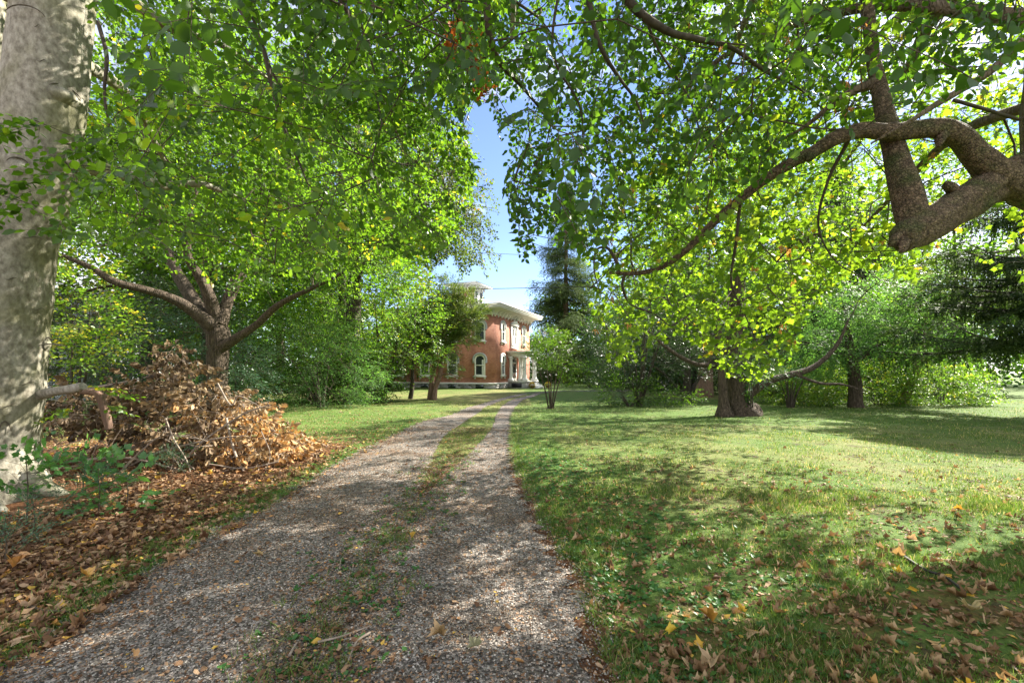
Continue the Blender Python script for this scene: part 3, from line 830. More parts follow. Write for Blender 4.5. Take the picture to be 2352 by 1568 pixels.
for a in ((1535, 1478, .10, (.62, .42, .03), 'yellow maple leaf with dark veins on the grass right of the gravel', -1.0, .5),
          (1640, 1448, .10, (.50, .26, .05), 'golden brown folded leaf in the shaded grass between tan leaves', .8, 1),
          (1640, 1545, .115, (.55, .38, .22), 'pale tan maple leaf lying open at the bottom edge of the grass', 2.6, .8),
          (586, 1200, .075, (.65, .42, .03), 'small round yellow leaf at the left gravel edge', 0, .6),
          (205, 1345, .10, (.52, .30, .08), 'tan yellow maple leaf in the left litter beside the gravel', 1.2, .9),
          (30, 1322, .13, (.50, .22, .05), 'large orange brown leaf lying in litter below the beech trunk', .4, .9),
          (1018, 1490, .10, (.42, .28, .14), 'brown maple leaf lying alone on the right gravel track', 2.0, .8),
          (1085, 1522, .095, (.25, .24, .13), 'olive grey leaf lying on the gravel near the bottom edge', -.5, .8),
          (945, 1255, .08, (.55, .33, .05), 'yellow tan leaf on the grass tuft in the centre strip', .2, .8),
          (600, 1295, .085, (.5, .34, .16), 'pale tan maple leaf alone on the left gravel track', 1.9, .8),
          (2225, 1430, .12, (.50, .40, .22), 'pale three lobed leaf standing in the grass at right', 3.0, 1.4),
          (2075, 1310, .09, (.45, .29, .14), 'large folded tan leaf beside the dark branch in the grass', .6, 1.2),
          (2210, 1195, .09, (.65, .36, .05), 'bright orange yellow leaf on the sunny lawn at right', .6, .8)):
    single_leaf(*a)


def stick(label, pts, r, matk, cat='stick'):
    P = A([(x, y, float(hgt(x, y)) + z) for x, y, z in pts])
    mb = MB(); C = curve(P, 14); mb.tube(C, np.linspace(r, r * .55, 14), 7, fn=bark_fn(rng, .12))
    o = mb.build('fallen_branch' if r > .012 else 'fallen_stick', M[matk]); tag(o, label, cat, 'sticks lying on the ground')


def gp(u, v): Y = CAMZ * F / (v - HZ); return ((u - CX) * Y / F, Y)
def gl(*uv): return [(*gp(u, v), .03) for u, v in uv]
stick('dark wet branch lying in the lit grass at right', gl((2060, 1290), (2120, 1330), (2170, 1350), (2215, 1385)), .016, 'pipe', 'branch')
stick('pale forked stick in the centre strip near the camera', gl((850, 1478), (820, 1500), (800, 1545)), .008, 'pale_twig')
stick('long pale twig lying across the centre strip leaves', gl((730, 1500), (790, 1485), (850, 1462)), .007, 'pale_twig')
stick('short pale broken stick beside the centre strip', gl((665, 1530), (682, 1500)), .009, 'pale_twig')
stick('thin curled twig on the left gravel track', gl((780, 1325), (785, 1300), (805, 1285)), .004, 'pale_twig')
stick('brown stick lying in the litter at far left of the gravel', gl((60, 1400), (100, 1412), (160, 1415)), .009, 'twig')

# ---------------------------------------------------------------- the big beech at left
rng = np.random.default_rng(31)
gapk = lambda P: keep_gap(P)
lowA = keep_above([(-400, 560), (0, 530), (200, 540), (300, 570), (450, 610), (600, 650), (760, 620), (900, 590), (1040, 560), (1080, 480), (1100, 300), (1110, 100), (1300, -200)], .8)
def trunkzone(P):
    u, v = proj(P); return ~((u < 215) & (P[..., 1] < 5.4) & ((v < 270) | (v > 545)))
keepA = lambda P: lowA(P) & gapk(P) & trunkzone(P)
root = empty('beech_tree', (-6.15, 5.75, 0), 0, 'huge smooth grey beech trunk with branch scars at the left edge', 'tree')
def bl(o): o.matrix_parent_inverse = Matrix.Translation((6.15, -5.75, 0)); return o
ctr = A([(-6.76, 5.75, -.3, .58), (-6.72, 5.75, .15, .54), (-6.70, 5.75, .7, .50), (-6.62, 5.75, 1.6, .50), (-6.48, 5.75, 3.0, .50), (-6.22, 5.75, 3.8, .45), (-5.97, 5.75, 4.6, .405), (-5.77, 5.75, 6.3, .385), (-5.5, 5.8, 9, .3), (-5.2, 6, 13, .15)])
C = curve(ctr, 110)
ph = rng.uniform(0, 6.28, 6)
KN = []   # knots: (angle from +x measured towards -y, z, size)
def toward(u): return None
def trunk_fn(i, th, p):
    z = p[2]
    # th=0 axis is computed by the tube frame; use position-free low frequency flutes
    r = 1 + .030 * np.sin(2 * th + ph[0] + .5 * z) + .018 * np.sin(5 * th + ph[1] + .35 * z) + .010 * np.sin(9 * th + ph[2] - .6 * z)
    r = r + .5 * math.exp(-max(z + .05, 0) / .32) * (.45 + .55 * np.maximum(0, np.sin(5 * th + ph[3])) ** 1.5)
    r = r + .012 * math.sin(5 * z + 1) + .01 * np.sin(11 * z + 3 * th)
    return r
mb = MB(); mb.tube(C[:, :3], C[:, 3], 64, fn=trunk_fn)
trunk = bl(mb.build('trunk', M['beech_bark'], root, True))


def surf(u, v, out=0.):
    """point on the trunk's near surface seen in direction (u, v)"""
    d = unit(A([(u - CX) / F, 1, -(v - HZ) / F])); o_ = A([0, 0, CAMZ])
    best = None
    for t in np.arange(5, 12, .01):
        p = o_ + d * t; j = int(np.argmin(np.abs(C[:, 2] - p[2]))); c = C[j]
        if math.hypot(p[0] - c[0], p[1] - c[1]) < c[3] * 1.045: best = p; break
    if best is None: best = o_ + d * 7.5
    n_ = unit(A([best[0] - c[0], best[1] - c[1], 0])); return best + n_ * out, n_


def scar(u, v, w, h, eye=True):
    p, n_ = surf(u, v); s_ = np.cross([0, 0, 1.], n_)
    mb = MB()
    a = np.linspace(.12 * math.pi, .88 * math.pi, 15)   # eyebrow ridge
    pts = p + np.outer(np.cos(a) * w, s_) + np.outer(np.sin(a) * h, [0, 0, 1.]) + n_ * .01
    mb.tube(pts, .006 * np.sin(np.linspace(.25, math.pi - .25, 15)) + .002, 8)
    b = mb.build('branch_scar', M['scar'], trunk); 
    if eye:
        mb = MB(); a = np.linspace(0, 2 * math.pi, 17)
        for rr_, ins in ((.55, .012), (.28, .02)):
            pts = p + np.outer(np.cos(a) * w * rr_ * .8, s_) + np.outer(np.sin(a) * h * rr_ * .8, [0, 0, 1.]) + n_ * ins
            mb.tube(pts, .006, 6, cap=False)
        # swollen collar
        V, Fc = [], []
        K1, K2 = 8, 16
        for i in range(K1):
            f = i / (K1 - 1)
            for j in range(K2):
                t = 2 * math.pi * j / K2
                rad = 1.0 * (1 - f)
                V.append(p + s_ * math.cos(t) * w * rad + A([0, 0, 1.]) * math.sin(t) * h * rad + n_ * (.05 * w / .13 * (math.sin(f * math.pi * .5)) - .01))
        Fc = [(i * K2 + j, i * K2 + (j + 1) % K2, (i + 1) * K2 + (j + 1) % K2, (i + 1) * K2 + j) for i in range(K1 - 1) for j in range(K2)]
        m2 = MB(); m2.add(A(V), Fc); c_ = m2.build('knot_collar', M['beech_bark'], trunk, True)


for a in ((150, 220, .17, .11), (172, 372, .16, .12), (42, 382, .10, .10), (110, 790, .11, .09), (165, 345, .12, .07, False), (60, 45, .2, .16, False), (120, 800, .14, .05, False), (10, 1005, .06, .2, False)):
    scar(*a)
mb = MB()   # cracks and nicks
for (u, v) in ((85, 60), (96, 140), (70, 545), (25, 640), (88, 710), (60, 880), (20, 930), (95, 1010), (130, 470), (45, 1080)):
    p, n_ = surf(u, v); s_ = np.cross([0, 0, 1.], n_)
    t = np.linspace(-1, 1, 7); q = p + np.outer(t * rng.uniform(.03, .12), s_) + np.outer(.02 * np.sin(3 * t), [0, 0, 1.]) + n_ * .006
    mb = MB(); mb.tube(q, .004 * (1.1 - t * t), 5); bl(mb.build('bark_nick', M['scar'], root))


def limb(parent, pts, mat, k=14, name='limb', amp=.06, n=None, lc=bl):
    P = A(pts, dtype=float) if not isinstance(pts, np.ndarray) else pts
    C_ = curve(P, n or max(14, len(P) * 9)); mb = MB(); mb.tube(C_[:, :3], np.maximum(C_[:, 3], .004), k, fn=bark_fn(rng, amp))
    return lc(mb.build(name, mat, parent, True)), C_[:, :3]


def Lp(*pts):   # (u, v, Y, r)
    return A([(*W(u, v, Y), r) for u, v, Y, r in pts])


seedsA = [C[45::3, :3]]
for q_ in ([(-6.62, 5.5, .62, .16), (-6.33, 5.36, .24, .15), (-6.02, 5.24, .05, .11), (-5.72, 5.15, -.07, .06)], [(-6.9, 5.45, .5, .15), (-6.85, 5.15, .15, .13), (-6.75, 4.8, -.06, .07)], [(-6.5, 5.8, .6, .15), (-6.15, 5.85, .2, .13), (-5.8, 5.95, -.05, .06)]):
    limb(root, A(q_), M['beech_bark'], 16, 'root', .06)
# second stem at the very left, forking from low down
_, c_ = limb(root, A([(-6.7, 5.9, .3, .3), (-6.7, 5.9, 2.0, .36), (-6.84, 5.9, 3.2, .38), (-7.0, 5.9, 4.2, .36), (-7.08, 5.95, 5.2, .34), (-7.1, 6.0, 7, .3), (-7.3, 6.4, 10, .15)]), M['beech_bark'], 24, 'second_stem', .03); seedsA.append(c_[20:])
for pp in (Lp((150, 365, 5.8, .14), (215, 385, 6.2, .10), (300, 405, 6.8, .085), (380, 425, 7.4, .07), (470, 425, 7.8, .05), (560, 460, 8.4, .03)),
           Lp((200, -120, 5.8, .12), (300, 0, 5.6, .085), (380, 55, 5.8, .07), (440, 80, 6.2, .05), (520, 110, 7, .04), (640, 200, 8.5, .02)),
           A([(-5.6, 5.8, 7.5, .12), (-4.4, 5.2, 8.2, .09), (-3.0, 4.9, 7.6, .06), (-1.6, 5.4, 6.8, .03)]),
           A([(-5.6, 5.8, 8.6, .12), (-4.6, 7.2, 9.4, .09), (-3.2, 8.6, 9.0, .06), (-1.6, 9.4, 8.0, .03)]),
           A([(-6.1, 5.6, 6.2, .10), (-7.2, 4.6, 6.5, .07), (-8.2, 4.0, 6.0, .04)]),
           A([(-5.9, 5.9, 5.8, .10), (-6.4, 7.6, 6.2, .07), (-7.2, 9.4, 6.0, .04)]),
           Lp((530, -60, 5.2, .035), (545, 10, 5.2, .030), (600, 100, 5.2, .026), (625, 200, 5.3, .024), (655, 300, 5.4, .020), (690, 380, 5.5, .012), (705, 420, 5.5, .006)),
           Lp((225, 50, 5.3, .022), (245, 130, 5.3, .02), (240, 210, 5.35, .016), (250, 290, 5.4, .008)),
           Lp((755, -60, 4.6, .03), (800, 30, 4.7, .025), (840, 75, 4.8, .018), (855, 150, 4.9, .012), (880, 220, 5.0, .006)),
           Lp((580, 40, 6, .02), (640, 190, 6.2, .018), (740, 250, 6.4, .015), (800, 330, 6.6, .012), (900, 400, 6.8, .007))):
    _, c_ = limb(root, pp, M['beech_bark'] if pp[0][3] > .05 else M['dark_bark'], 12); seedsA.append(c_[2:])
# sawn stub low on the trunk and the old hanging branch
_, _c2 = limb(root, Lp((85, 908, 6.0, .075), (130, 898, 5.8, .055), (170, 892, 5.6, .055), (190, 886, 5.55, .048)), M['beech_bark'], 14, 'sawn_stub')
limb(root, Lp((185, 900, 6.6, .03), (225, 905, 6.6, .05), (243, 950, 6.6, .055), (250, 985, 6.6, .05)), M['red_bark'], 10, 'broken_limb')


def foliage(root, lc, seeds, targets, key, leafm, rng, keep, sscale=1., leaf=LEAF, extra=.5, tint=.5, tints=.3, heading=(.55, .35, -.2), step=.45, r0=.0035, flat=.25, name='crown', centre=None, arc=.1, thin=1.):
    X, par, ns, ist = grow(seeds, targets, rng, step=step, arc=arc)
    rad = pipe(par, ns, r0); e = np.arange(ns, len(X)); pr = par[e]
    mt, ml = MB(), MB()
    rp = np.where(pr < ns, rad[e] * 1.1, np.minimum(rad[pr], rad[e] * 1.4))
    okb = (keep(X[e]) & keep(X[pr])) | (rad[e] > .03)
    mt.segs(X[pr][okb], X[e][okb], rp[okb], rad[e][okb], 6)
    sel = e[(ist[e]) | (rng.random(len(e)) < extra)]
    D = unit(X[sel] - X[par[sel]]); c = seeds.mean(0) if centre is None else A(centre); out = X[sel] - c; out[:, 2] *= .3; out = unit(out)
    D = unit(heading[0] * D + heading[1] * out + A([0, 0, heading[2]]) + rng.normal(size=D.shape) * .22)
    UP = A([0, 0, 1.]) + rng.normal(size=D.shape) * flat
    place_sprays(ml, mt, key, X[sel], D, UP, sscale * rng.uniform(.7, 1.2, len(sel)), rng, leaf, keep, tint, tints, thin)
    lc(mt.build('branchwork', M['twig'], root)); lc(ml.build(name, leafm, root))
    return X[sel]


inview = lambda P: (proj(P)[1] > -500) & (proj(P)[0] > -350) & (proj(P)[0] < 2750)
tA = boxpts(rng, 1700, (-9.5, .4), (3.3, 12), (2.4, 10), lambda P: keepA(P) & inview(P) & (((P[:, 0] + 6) ** 2 + (P[:, 1] - 5.7) ** 2) > .8), .45)
foliage(root, bl, np.concatenate(seedsA), tA, 'beech', M['beech_leaf'], rng, keepA, centre=(-5.8, 5.7, 5), extra=.35)
# low spray in front of the trunk and by the stub
m1, m2 = MB(), MB()
P0 = A([W(330, 300, 4.6), W(300, 320, 4.6), W(260, 310, 4.7), W(210, 350, 4.7), W(160, 400, 4.7), W(100, 420, 4.7), W(70, 440, 4.7), W(330, 340, 5), W(60, 290, 4.6), W(130, 290, 4.6), W(20, 300, 4.6), W(90, 470, 4.7)])
D0 = unit(A([(-1, -.1, -.12)] * 10 + [(-1, 0, -.1), (-1, .1, -.3)]) + rng.normal(size=(12, 3)) * .15)
P1 = A([W(200, 890, 6.4), W(230, 900, 6.4), W(240, 930, 6.6), W(180, 930, 6.3)]); D1 = unit(A([(1, -.1, .05), (1, .2, -.05), (.9, -.3, -.2), (-.3, -.6, -.2)]))
for P_s, D_s, S_s, T_s in [(P0[i:i + 1], D0[i:i + 1], .95, .35) for i in range(12)] + [(P1[i:i + 1], D1[i:i + 1], .8, .75) for i in range(4)]:
    m1, m2 = MB(), MB(); place_sprays(m1, m2, 'beech', P_s, D_s, A([[0, 0, 1.]]), S_s, rng, LEAF, None, T_s, .25)
    o = bl(m1.build('leafy_spray', M['beech_leaf'], root)); m2.build('spray_twig', M['twig'], o)

# ---------------------------------------------------------------- second beech: boughs that hang in from overhead
lowC = keep_above([(700, 240), (900, 330), (1040, 260), (1100, 215), (1135, 240), (1160, 420), (1195, 590), (1260, 560), (1360, 560), (1420, 500), (1520, 500), (1620, 450), (1720, 400), (1900, 330), (2100, 250), (2500, 60)], .8)
keepC = lambda P: lowC(P) & gapk(P)
rootC = empty('beech_tree', (1.9, -4.6, 0), 0, 'tall beech whose dark leafy boughs hang in from overhead at top centre', 'tree')
cl = lambda o: (setattr(o, 'matrix_parent_inverse', Matrix.Translation((-1.9, 4.6, 0))), o)[1]
pC = A([(1.9, -4.6, -.3, .6), (1.9, -4.6, 1, .5), (1.8, -4.4, 5, .45), (1.6, -4.2, 9, .36), (1.5, -4, 13, .2)])
limb(rootC, pC, M['beech_bark'], 28, 'trunk', .04, 50, cl)
seedsC = []
for pp in (A([(1.7, -4.3, 7.5, .2), (1.0, -1, 8.6, .14), (.4, 2.5, 8.3, .10), (.1, 4.6, 7.2, .06), (.0, 6, 6.0, .03)]),
           A([(1.7, -4.3, 8.0, .2), (2.6, -1, 8.8, .15), (3.0, 2.5, 8.2, .11), (3.2, 5, 7.2, .07), (3.4, 7.5, 6.2, .03)]),
           A([(1.7, -4.3, 9, .2), (.2, -1.5, 9.6, .13), (-1.5, 1.5, 9.2, .08), (-2.4, 4, 8, .04)]),
           Lp((1110, -160, 4.1, .04), (1118, 0, 4.2, .036), (1125, 80, 4.3, .034), (1150, 145, 4.5, .028), (1200, 200, 4.9, .022), (1240, 250, 5.4, .012), (1265, 290, 5.6, .006)),
           Lp((1330, -160, 4.2, .035), (1360, 40, 4.3, .026), (1385, 120, 4.4, .022), (1430, 190, 4.7, .017), (1465, 240, 4.9, .012), (1490, 330, 5, .006)),
           Lp((1380, -100, 4.3, .06), (1450, 10, 4.4, .045), (1530, 70, 4.5, .036), (1600, 90, 4.6, .03), (1680, 110, 4.8, .024), (1760, 165, 5.0, .018), (1830, 200, 5.2, .012), (1900, 260, 5.5, .006)),
           Lp((1060, -120, 4.2, .018), (1055, 60, 4.3, .014), (1070, 130, 4.3, .010), (1075, 200, 4.4, .004)),
           Lp((1480, 30, 4.4, .016), (1510, 110, 4.6, .013), (1580, 220, 4.8, .011), (1620, 320, 5, .009), (1700, 370, 5.2, .005)),
           Lp((1290, -60, 4.6, .014), (1270, 120, 4.6, .012), (1330, 240, 4.8, .01), (1340, 330, 5, .005))):
    _, c_ = limb(rootC, pp, M['dark_bark'] if pp[0][3] < .1 else M['beech_bark'], 10, 'limb', .06, None, cl); seedsC.append(c_[2:])
tC = boxpts(rng, 1250, (-2.8, 5.5), (2.6, 9.5), (2.6, 9.5), lambda P: keepC(P) & inview(P), .5)
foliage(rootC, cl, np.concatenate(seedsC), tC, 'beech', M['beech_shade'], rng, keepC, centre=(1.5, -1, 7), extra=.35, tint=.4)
m1, m2 = MB(), MB()   # hanging dead sprays
P0 = A([W(u, v, 4.25) for u, v in ((1035, 50), (1058, 75), (1062, 40), (1080, 110), (1090, 95), (1100, 140), (1108, 160), (1120, 190), (1075, 60), (1098, 120), (1050, 95), (1112, 175))])
D0 = unit(A([(.1, 0, -1)] * 12) + rng.normal(size=(12, 3)) * .2)
place_sprays(m1, m2, 'dead', P0, D0, A([0, 1., 0]) + 0 * D0, .48, rng, HANG, None, .6, .3)
cl(m1.build('dead_spray', M['orange_leaf'], rootC)); cl(m2.build('dead_twig', M['twig'], rootC))

# ---------------------------------------------------------------- Norway maple at right with the crooked limb
rootB = empty('maple_tree', (5.75, 4.75, 0), 0, 'maple with rough trunk at the right edge and a long crooked arching limb', 'tree')
bl2 = lambda o: (setattr(o, 'matrix_parent_inverse', Matrix.Translation((-5.75, -4.75, 0))), o)[1]
YB = 4.75
tk = [(7.3, YB, -.3, .60), (7.2, YB, 0, .55), (6.9, YB, 1, .46), (6.55, YB, 2.2, .43), (6.2, YB, 3.0, .43), (5.97, YB, 3.6, .45), (5.90, YB, 4.3, .42), (5.92, YB, 4.9, .41), (6.12, YB, 5.6, .42), (6.3, YB, 8, .3), (6.4, YB, 11, .14)]
limb(rootB, A(tk), M['maple_bark'], 40, 'trunk', .05, 90, bl2)
seedsB = [curve(A(tk)[:, :3], 40)[22:]]
lowlimb = A([1, 1, 1, .79]) * Lp((2420, 390, 4.8, .30), (2350, 400, 4.8, .26), (2290, 420, 4.75, .23), (2240, 450, 4.7, .21), (2190, 480, 4.6, .205), (2150, 505, 4.5, .195), (2110, 525, 4.42, .19), (2075, 545, 4.38, .16), (2062, 553, 4.37, .10))
limb(rootB, lowlimb, M['maple_limb'], 36, 'limb', .085, 60, bl2)
for q_ in (Lp((2068, 548, 4.36, .07), (2052, 556, 4.33, .05), (2044, 562, 4.32, .02)), Lp((2080, 552, 4.3, .05), (2072, 572, 4.27, .035), (2068, 580, 4.26, .01)), Lp((2190, 440, 4.6, .05), (2178, 425, 4.57, .04), (2172, 418, 4.56, .015)), Lp((1872, 346, 4.82, .05), (1862, 362, 4.8, .045), (1856, 370, 4.8, .02)), Lp((2165, 310, 4.6, .05), (2158, 330, 4.56, .03), (2155, 338, 4.55, .01))):
    limb(rootB, q_, M['maple_limb'], 12, 'knot', .16, 12, bl2)
_, c_ = limb(rootB, Lp((2100, 540, 4.42, .11), (2094, 490, 4.47, .135), (2078, 430, 4.55, .125), (2052, 340, 4.75, .105), (2027, 240, 4.95, .085), (2005, 130, 5.2, .072), (1990, 0, 5.4, .066), (1970, -150, 5.6, .06), (1930, -400, 6, .04)), M['maple_limb'], 24, 'limb', .04, 70, bl2); seedsB.append(c_[24:])
_, c_ = limb(rootB, A([1, 1, 1, .9]) * Lp((2420, 450, 4.8, .26), (2350, 430, 4.75, .20), (2290, 400, 4.7, .165), (2250, 365, 4.68, .145), (2210, 320, 4.66, .125), (2165, 297, 4.65, .115), (2110, 297, 4.65, .105), (2050, 305, 4.66, .095), (1980, 300, 4.7, .09), (1920, 318, 4.75, .082), (1870, 348, 4.85, .075),
                        (1810, 378, 4.95, .068), (1750, 418, 5.1, .062), (1690, 465, 5.25, .056), (1630, 520, 5.45, .052), (1580, 570, 5.6, .047), (1530, 608, 5.8, .042), (1480, 625, 6.0, .036), (1440, 628, 6.1, .030), (1400, 626, 6.2, .022)), M['maple_limb'], 22, 'limb', .05, 150, bl2); seedsB.append(c_[50:])
for pp in (Lp((2345, 95, 4.7, .045), (2280, 160, 4.6, .035), (2210, 205, 4.5, .032), (2150, 240, 4.5, .026), (2080, 285, 4.5, .018), (2000, 330, 4.6, .008)),
           Lp((2190, 230, 4.5, .018), (2260, 250, 4.5, .018), (2340, 275, 4.6, .016)),
           Lp((2015, 190, 5.05, .06), (1960, 210, 5.1, .045), (1900, 250, 5.2, .034), (1850, 290, 5.4, .02), (1780, 330, 5.6, .008)),
           Lp((1420, 625, 6.15, .028), (1415, 600, 6.2, .026), (1395, 570, 6.2, .02), (1370, 575, 6.25, .015), (1365, 620, 6.3, .01), (1380, 680, 6.3, .006)),
           Lp((1435, 628, 6.1, .022), (1430, 660, 6.2, .018), (1450, 700, 6.3, .016), (1500, 720, 6.4, .012), (1540, 750, 6.5, .006)),
           Lp((1700, 470, 5.3, .02), (1690, 560, 5.4, .016), (1680, 650, 5.6, .014), (1710, 720, 5.7, .010), (1740, 790, 5.8, .005)),
           Lp((1950, 320, 4.8, .02), (1900, 420, 5.0, .016), (1880, 520, 5.2, .012), (1920, 600, 5.2, .008), (1990, 640, 5.2, .004)),
           A([(5.6, 4.9, 5.4, .08), (4.6, 6.0, 6.4, .06), (3.4, 7.4, 6.7, .04), (2.6, 9, 6.2, .03)]),
           A([(5.8, 5.0, 6.2, .08), (6.6, 7.0, 7.2, .1), (7.6, 9.0, 7.2, .06), (8, 11, 6.6, .03)]),
           A([(6.0, 4.6, 5.8, .09), (7.0, 5.2, 6.6, .1), (8.6, 5.8, 6.2, .06), (9.6, 6.6, 5.4, .03)]),
           A([(5.9, 5.0, 4.6, .06), (6.2, 6.4, 4.9, .07), (6.6, 8.0, 4.6, .04), (6.6, 9.4, 3.9, .02)])):
    _, c_ = limb(rootB, pp, M['maple_bark'] if pp[0][3] > .04 else M['dark_bark'], 9, 'limb', .08, None, bl2); seedsB.append(c_[3:])
lowB = keep_above([(1330, 560), (1345, 660), (1400, 810), (1440, 850), (1500, 800), (1560, 740), (1640, 820), (1700, 850), (1760, 865), (1810, 820), (1860, 720), (1930, 660), (2000, 590), (2080, 640), (2140, 600), (2190, 520), (2250, 590), (2352, 650), (2700, 650)], .7)
def keepB(P):
    u, v = proj(P); w = wob(P)
    k_ = lowB(P) & gapk(P) & (u + 1.5 * w > 1345 + np.clip((500 - v) * .5, 0, 400))
    # the window round the elbow where the sky shows
    return k_ & ~inside(u + w, v + w, [(2120, 570), (2330, 470), (2352, 540), (2290, 590), (2180, 575)])
tB = boxpts(rng, 1150, (.8, 9.8), (4.3, 12), (1.4, 10.6), lambda P: keepB(P) & inview(P) & (((P[:, 0] - 5.7) ** 2 + (P[:, 1] - 4.75) ** 2) > .7), .6)
tB = np.vstack([tB, boxpts(rng, 330, (1.0, 6.8), (5.2, 8.8), (1.5, 4.2), lambda P: keepB(P) & inview(P), .8)])
tB = np.vstack([tB, boxpts(rng, 330, (3, 9.4), (4.6, 9.5), (4.4, 9), lambda P: keepB(P) & inview(P), .7)])
tB = np.vstack([tB, boxpts(rng, 200, (3.6, 11), (-.5, 4.2), (3.2, 8.5), lambda P: keepB(P) & (P[:, 0] > 1.25 * P[:, 1] + .4), .6)])  # crown out of view, added to dapple the near right lawn with shade
XB = foliage(rootB, bl2, np.concatenate(seedsB), tB, 'maple', M['maple_leaf'], rng, keepB, leaf=MAPLE, centre=(5.7, 4.7, 5), extra=.35, tint=.5, flat=.4, sscale=.72)
# bunches of ripe keys: the nearest hundred as parts, the rest as one part
KEY = (A([(0, 0, 0), (-.12, .3, .03), (-.2, .75, .0), (-.02, 1, 0), (.16, .7, .03), (.08, .3, 0)]), [A([(0, 3, 2, 1), (0, 5, 4, 3)])])
def keybunch(mb, c, s):
    m = 9; D = unit(A([0, 0, -1.]) + rng.normal(size=(m, 3)) * .45)
    mb.inst(KEY[0], KEY[1], c + rng.normal(size=(m, 3)) * .012 * s, frames(D, rng.normal(size=(m, 3))), rng.uniform(.035, .05, m) * s, rng.random(m))
kp = XB[keepB(XB) & (proj(XB)[0] > 1340)] - A([0, 0, .07]); kp = kp[np.argsort(kp[:, 1])][:330]; kp = kp[rng.permutation(len(kp))[:300]]; kp = kp[np.argsort(kp[:, 1])]
protos = []
for i in range(4):
    mb = MB(); keybunch(mb, np.zeros(3), 1.0); o = mb.build('key_cluster', M['seed'], rootB); protos.append(o)
for i, p in enumerate(kp[:100]):
    o = protos[i] if i < 4 else protos[i % 4].copy()
    if i >= 4: COL.objects.link(o); o.parent = rootB
    o.location = Vector(p - A([5.75, 4.75, 0])); o.rotation_euler = (0, 0, rng.random() * 6); o.scale = (1.1,) * 3
mb = MB()
for p in kp[100:]: keybunch(mb, p, 1.1)
o = bl2(mb.build('key_clusters', M['seed'], rootB)); o['kind'] = 'stuff'

# ---------------------------------------------------------------- middle-distance plants at left
rng = np.random.default_rng(77)
YD = 15.
def Ld(*pts, s=1.): return (A([W(u, v, Y) for u, v, Y, r in pts]), A([r for *_, r in pts]) * s)
lowD = keep_above([(-100, 540), (150, 560), (350, 590), (470, 640), (560, 700), (700, 700), (800, 720), (900, 660), (960, 620)], .5)
keepD = lambda P: lowD(P) & gapk(P)
tD = ells(rng, [(-9.5, 15, 7.2, 5.6, 4.2, 3.6), (-6, 15, 6.6, 3.2, 3.5, 2.6), (-13, 14, 7.5, 3.5, 3.5, 3)], 620, .45); tD = tD[keepD(tD)]
plant('maple_tree', 'stout forking maple trunk behind the brown brush pile', 'tree', (-9.75, 15.2),
      [Ld((500, 960, 15, .40), (500, 900, 15, .31), (500, 820, 15, .31), (500, 770, 15, .34), (492, 735, 15, .30))],
      [Ld((495, 770, 15, .22), (450, 700, 15.2, .21), (415, 640, 15.6, .19), (390, 590, 16, .15), (370, 500, 16.4, .1), (350, 400, 17, .05)),
       Ld((490, 750, 14.8, .22), (430, 705, 14.4, .16), (380, 680, 14, .13), (330, 665, 13.6, .11), (265, 648, 13.2, .10), (210, 615, 13, .08), (150, 590, 12.8, .06), (60, 560, 12.6, .03)),
       Ld((495, 740, 15, .24), (480, 680, 14.8, .19), (455, 630, 14.6, .15), (430, 580, 14.4, .12), (440, 480, 14.3, .08), (470, 380, 14.5, .04)),
       Ld((505, 745, 15, .22), (520, 700, 15.2, .18), (540, 650, 15.4, .17), (575, 600, 15.6, .12), (640, 520, 15.8, .08), (720, 430, 16, .04)),
       Ld((505, 800, 14.9, .18), (545, 775, 14.6, .13), (590, 745, 14.4, .11), (640, 700, 14.2, .09), (720, 660, 14, .06), (820, 610, 14, .03)),
       Ld((290, 655, 13.4, .05), (230, 660, 13.2, .04), (170, 680, 13.1, .02))],
      tD, 'mid', M['mid_leaf'], M['brown_bark'], seed=1, keep=keepD, k=22, flare=.12, tint=.45, sscale=.95, extra=.4)

lowF = keep_above([(600, 700), (760, 640), (900, 600), (960, 560), (985, 640), (1005, 600), (1040, 590), (1060, 640), (1090, 600), (1120, 640), (1145, 655), (1152, 600), (1190, 400)], .3)
GAPF = [(1100, 235), (1085, 290), (1098, 340), (1118, 400), (1145, 450), (1158, 520), (1140, 570), (1152, 650), (1240, 700), (1215, 300), (1150, 250)]
keepF = lambda P: lowF(P) & ~inside(*[a + wob(P) for a in proj(P)], GAPF) & ~inside(*proj(P), HOUSE_GAP)
tF = ells(rng, [(-7.5, 23, 11, 5.5, 4, 5), (-4.6, 22, 10, 3.6, 3, 4.5), (-3.2, 22, 8.2, 2.2, 2, 2.6)], 850, .4); tF = tF[keepF(tF)]
plant('linden_tree', 'tall tree with small olive leaves drooping beside the sky gap', 'tree', (-8.7, 25),
      [([(-8.7, 25, 0), (-8.6, 24.6, 4), (-8.2, 24, 9), (-8, 23.5, 15)], [.45, .38, .3, .1])],
      [([(-8.3, 24, 8), (-6.5, 23, 11), (-4.2, 22.3, 12), (-3, 22, 10), (-2.2, 21.8, 8)], [.2, .14, .1, .06, .02]), ([(-8.4, 24.2, 6), (-7, 23, 8.5), (-5.2, 22, 9), (-4, 21.6, 7.4)], [.18, .12, .08, .03])],
      tF, 'fine', M['olive_leaf'], M['dark_bark'], seed=2, keep=keepF, heading=(.4, .2, -.7), sscale=1.55, tint=.5)

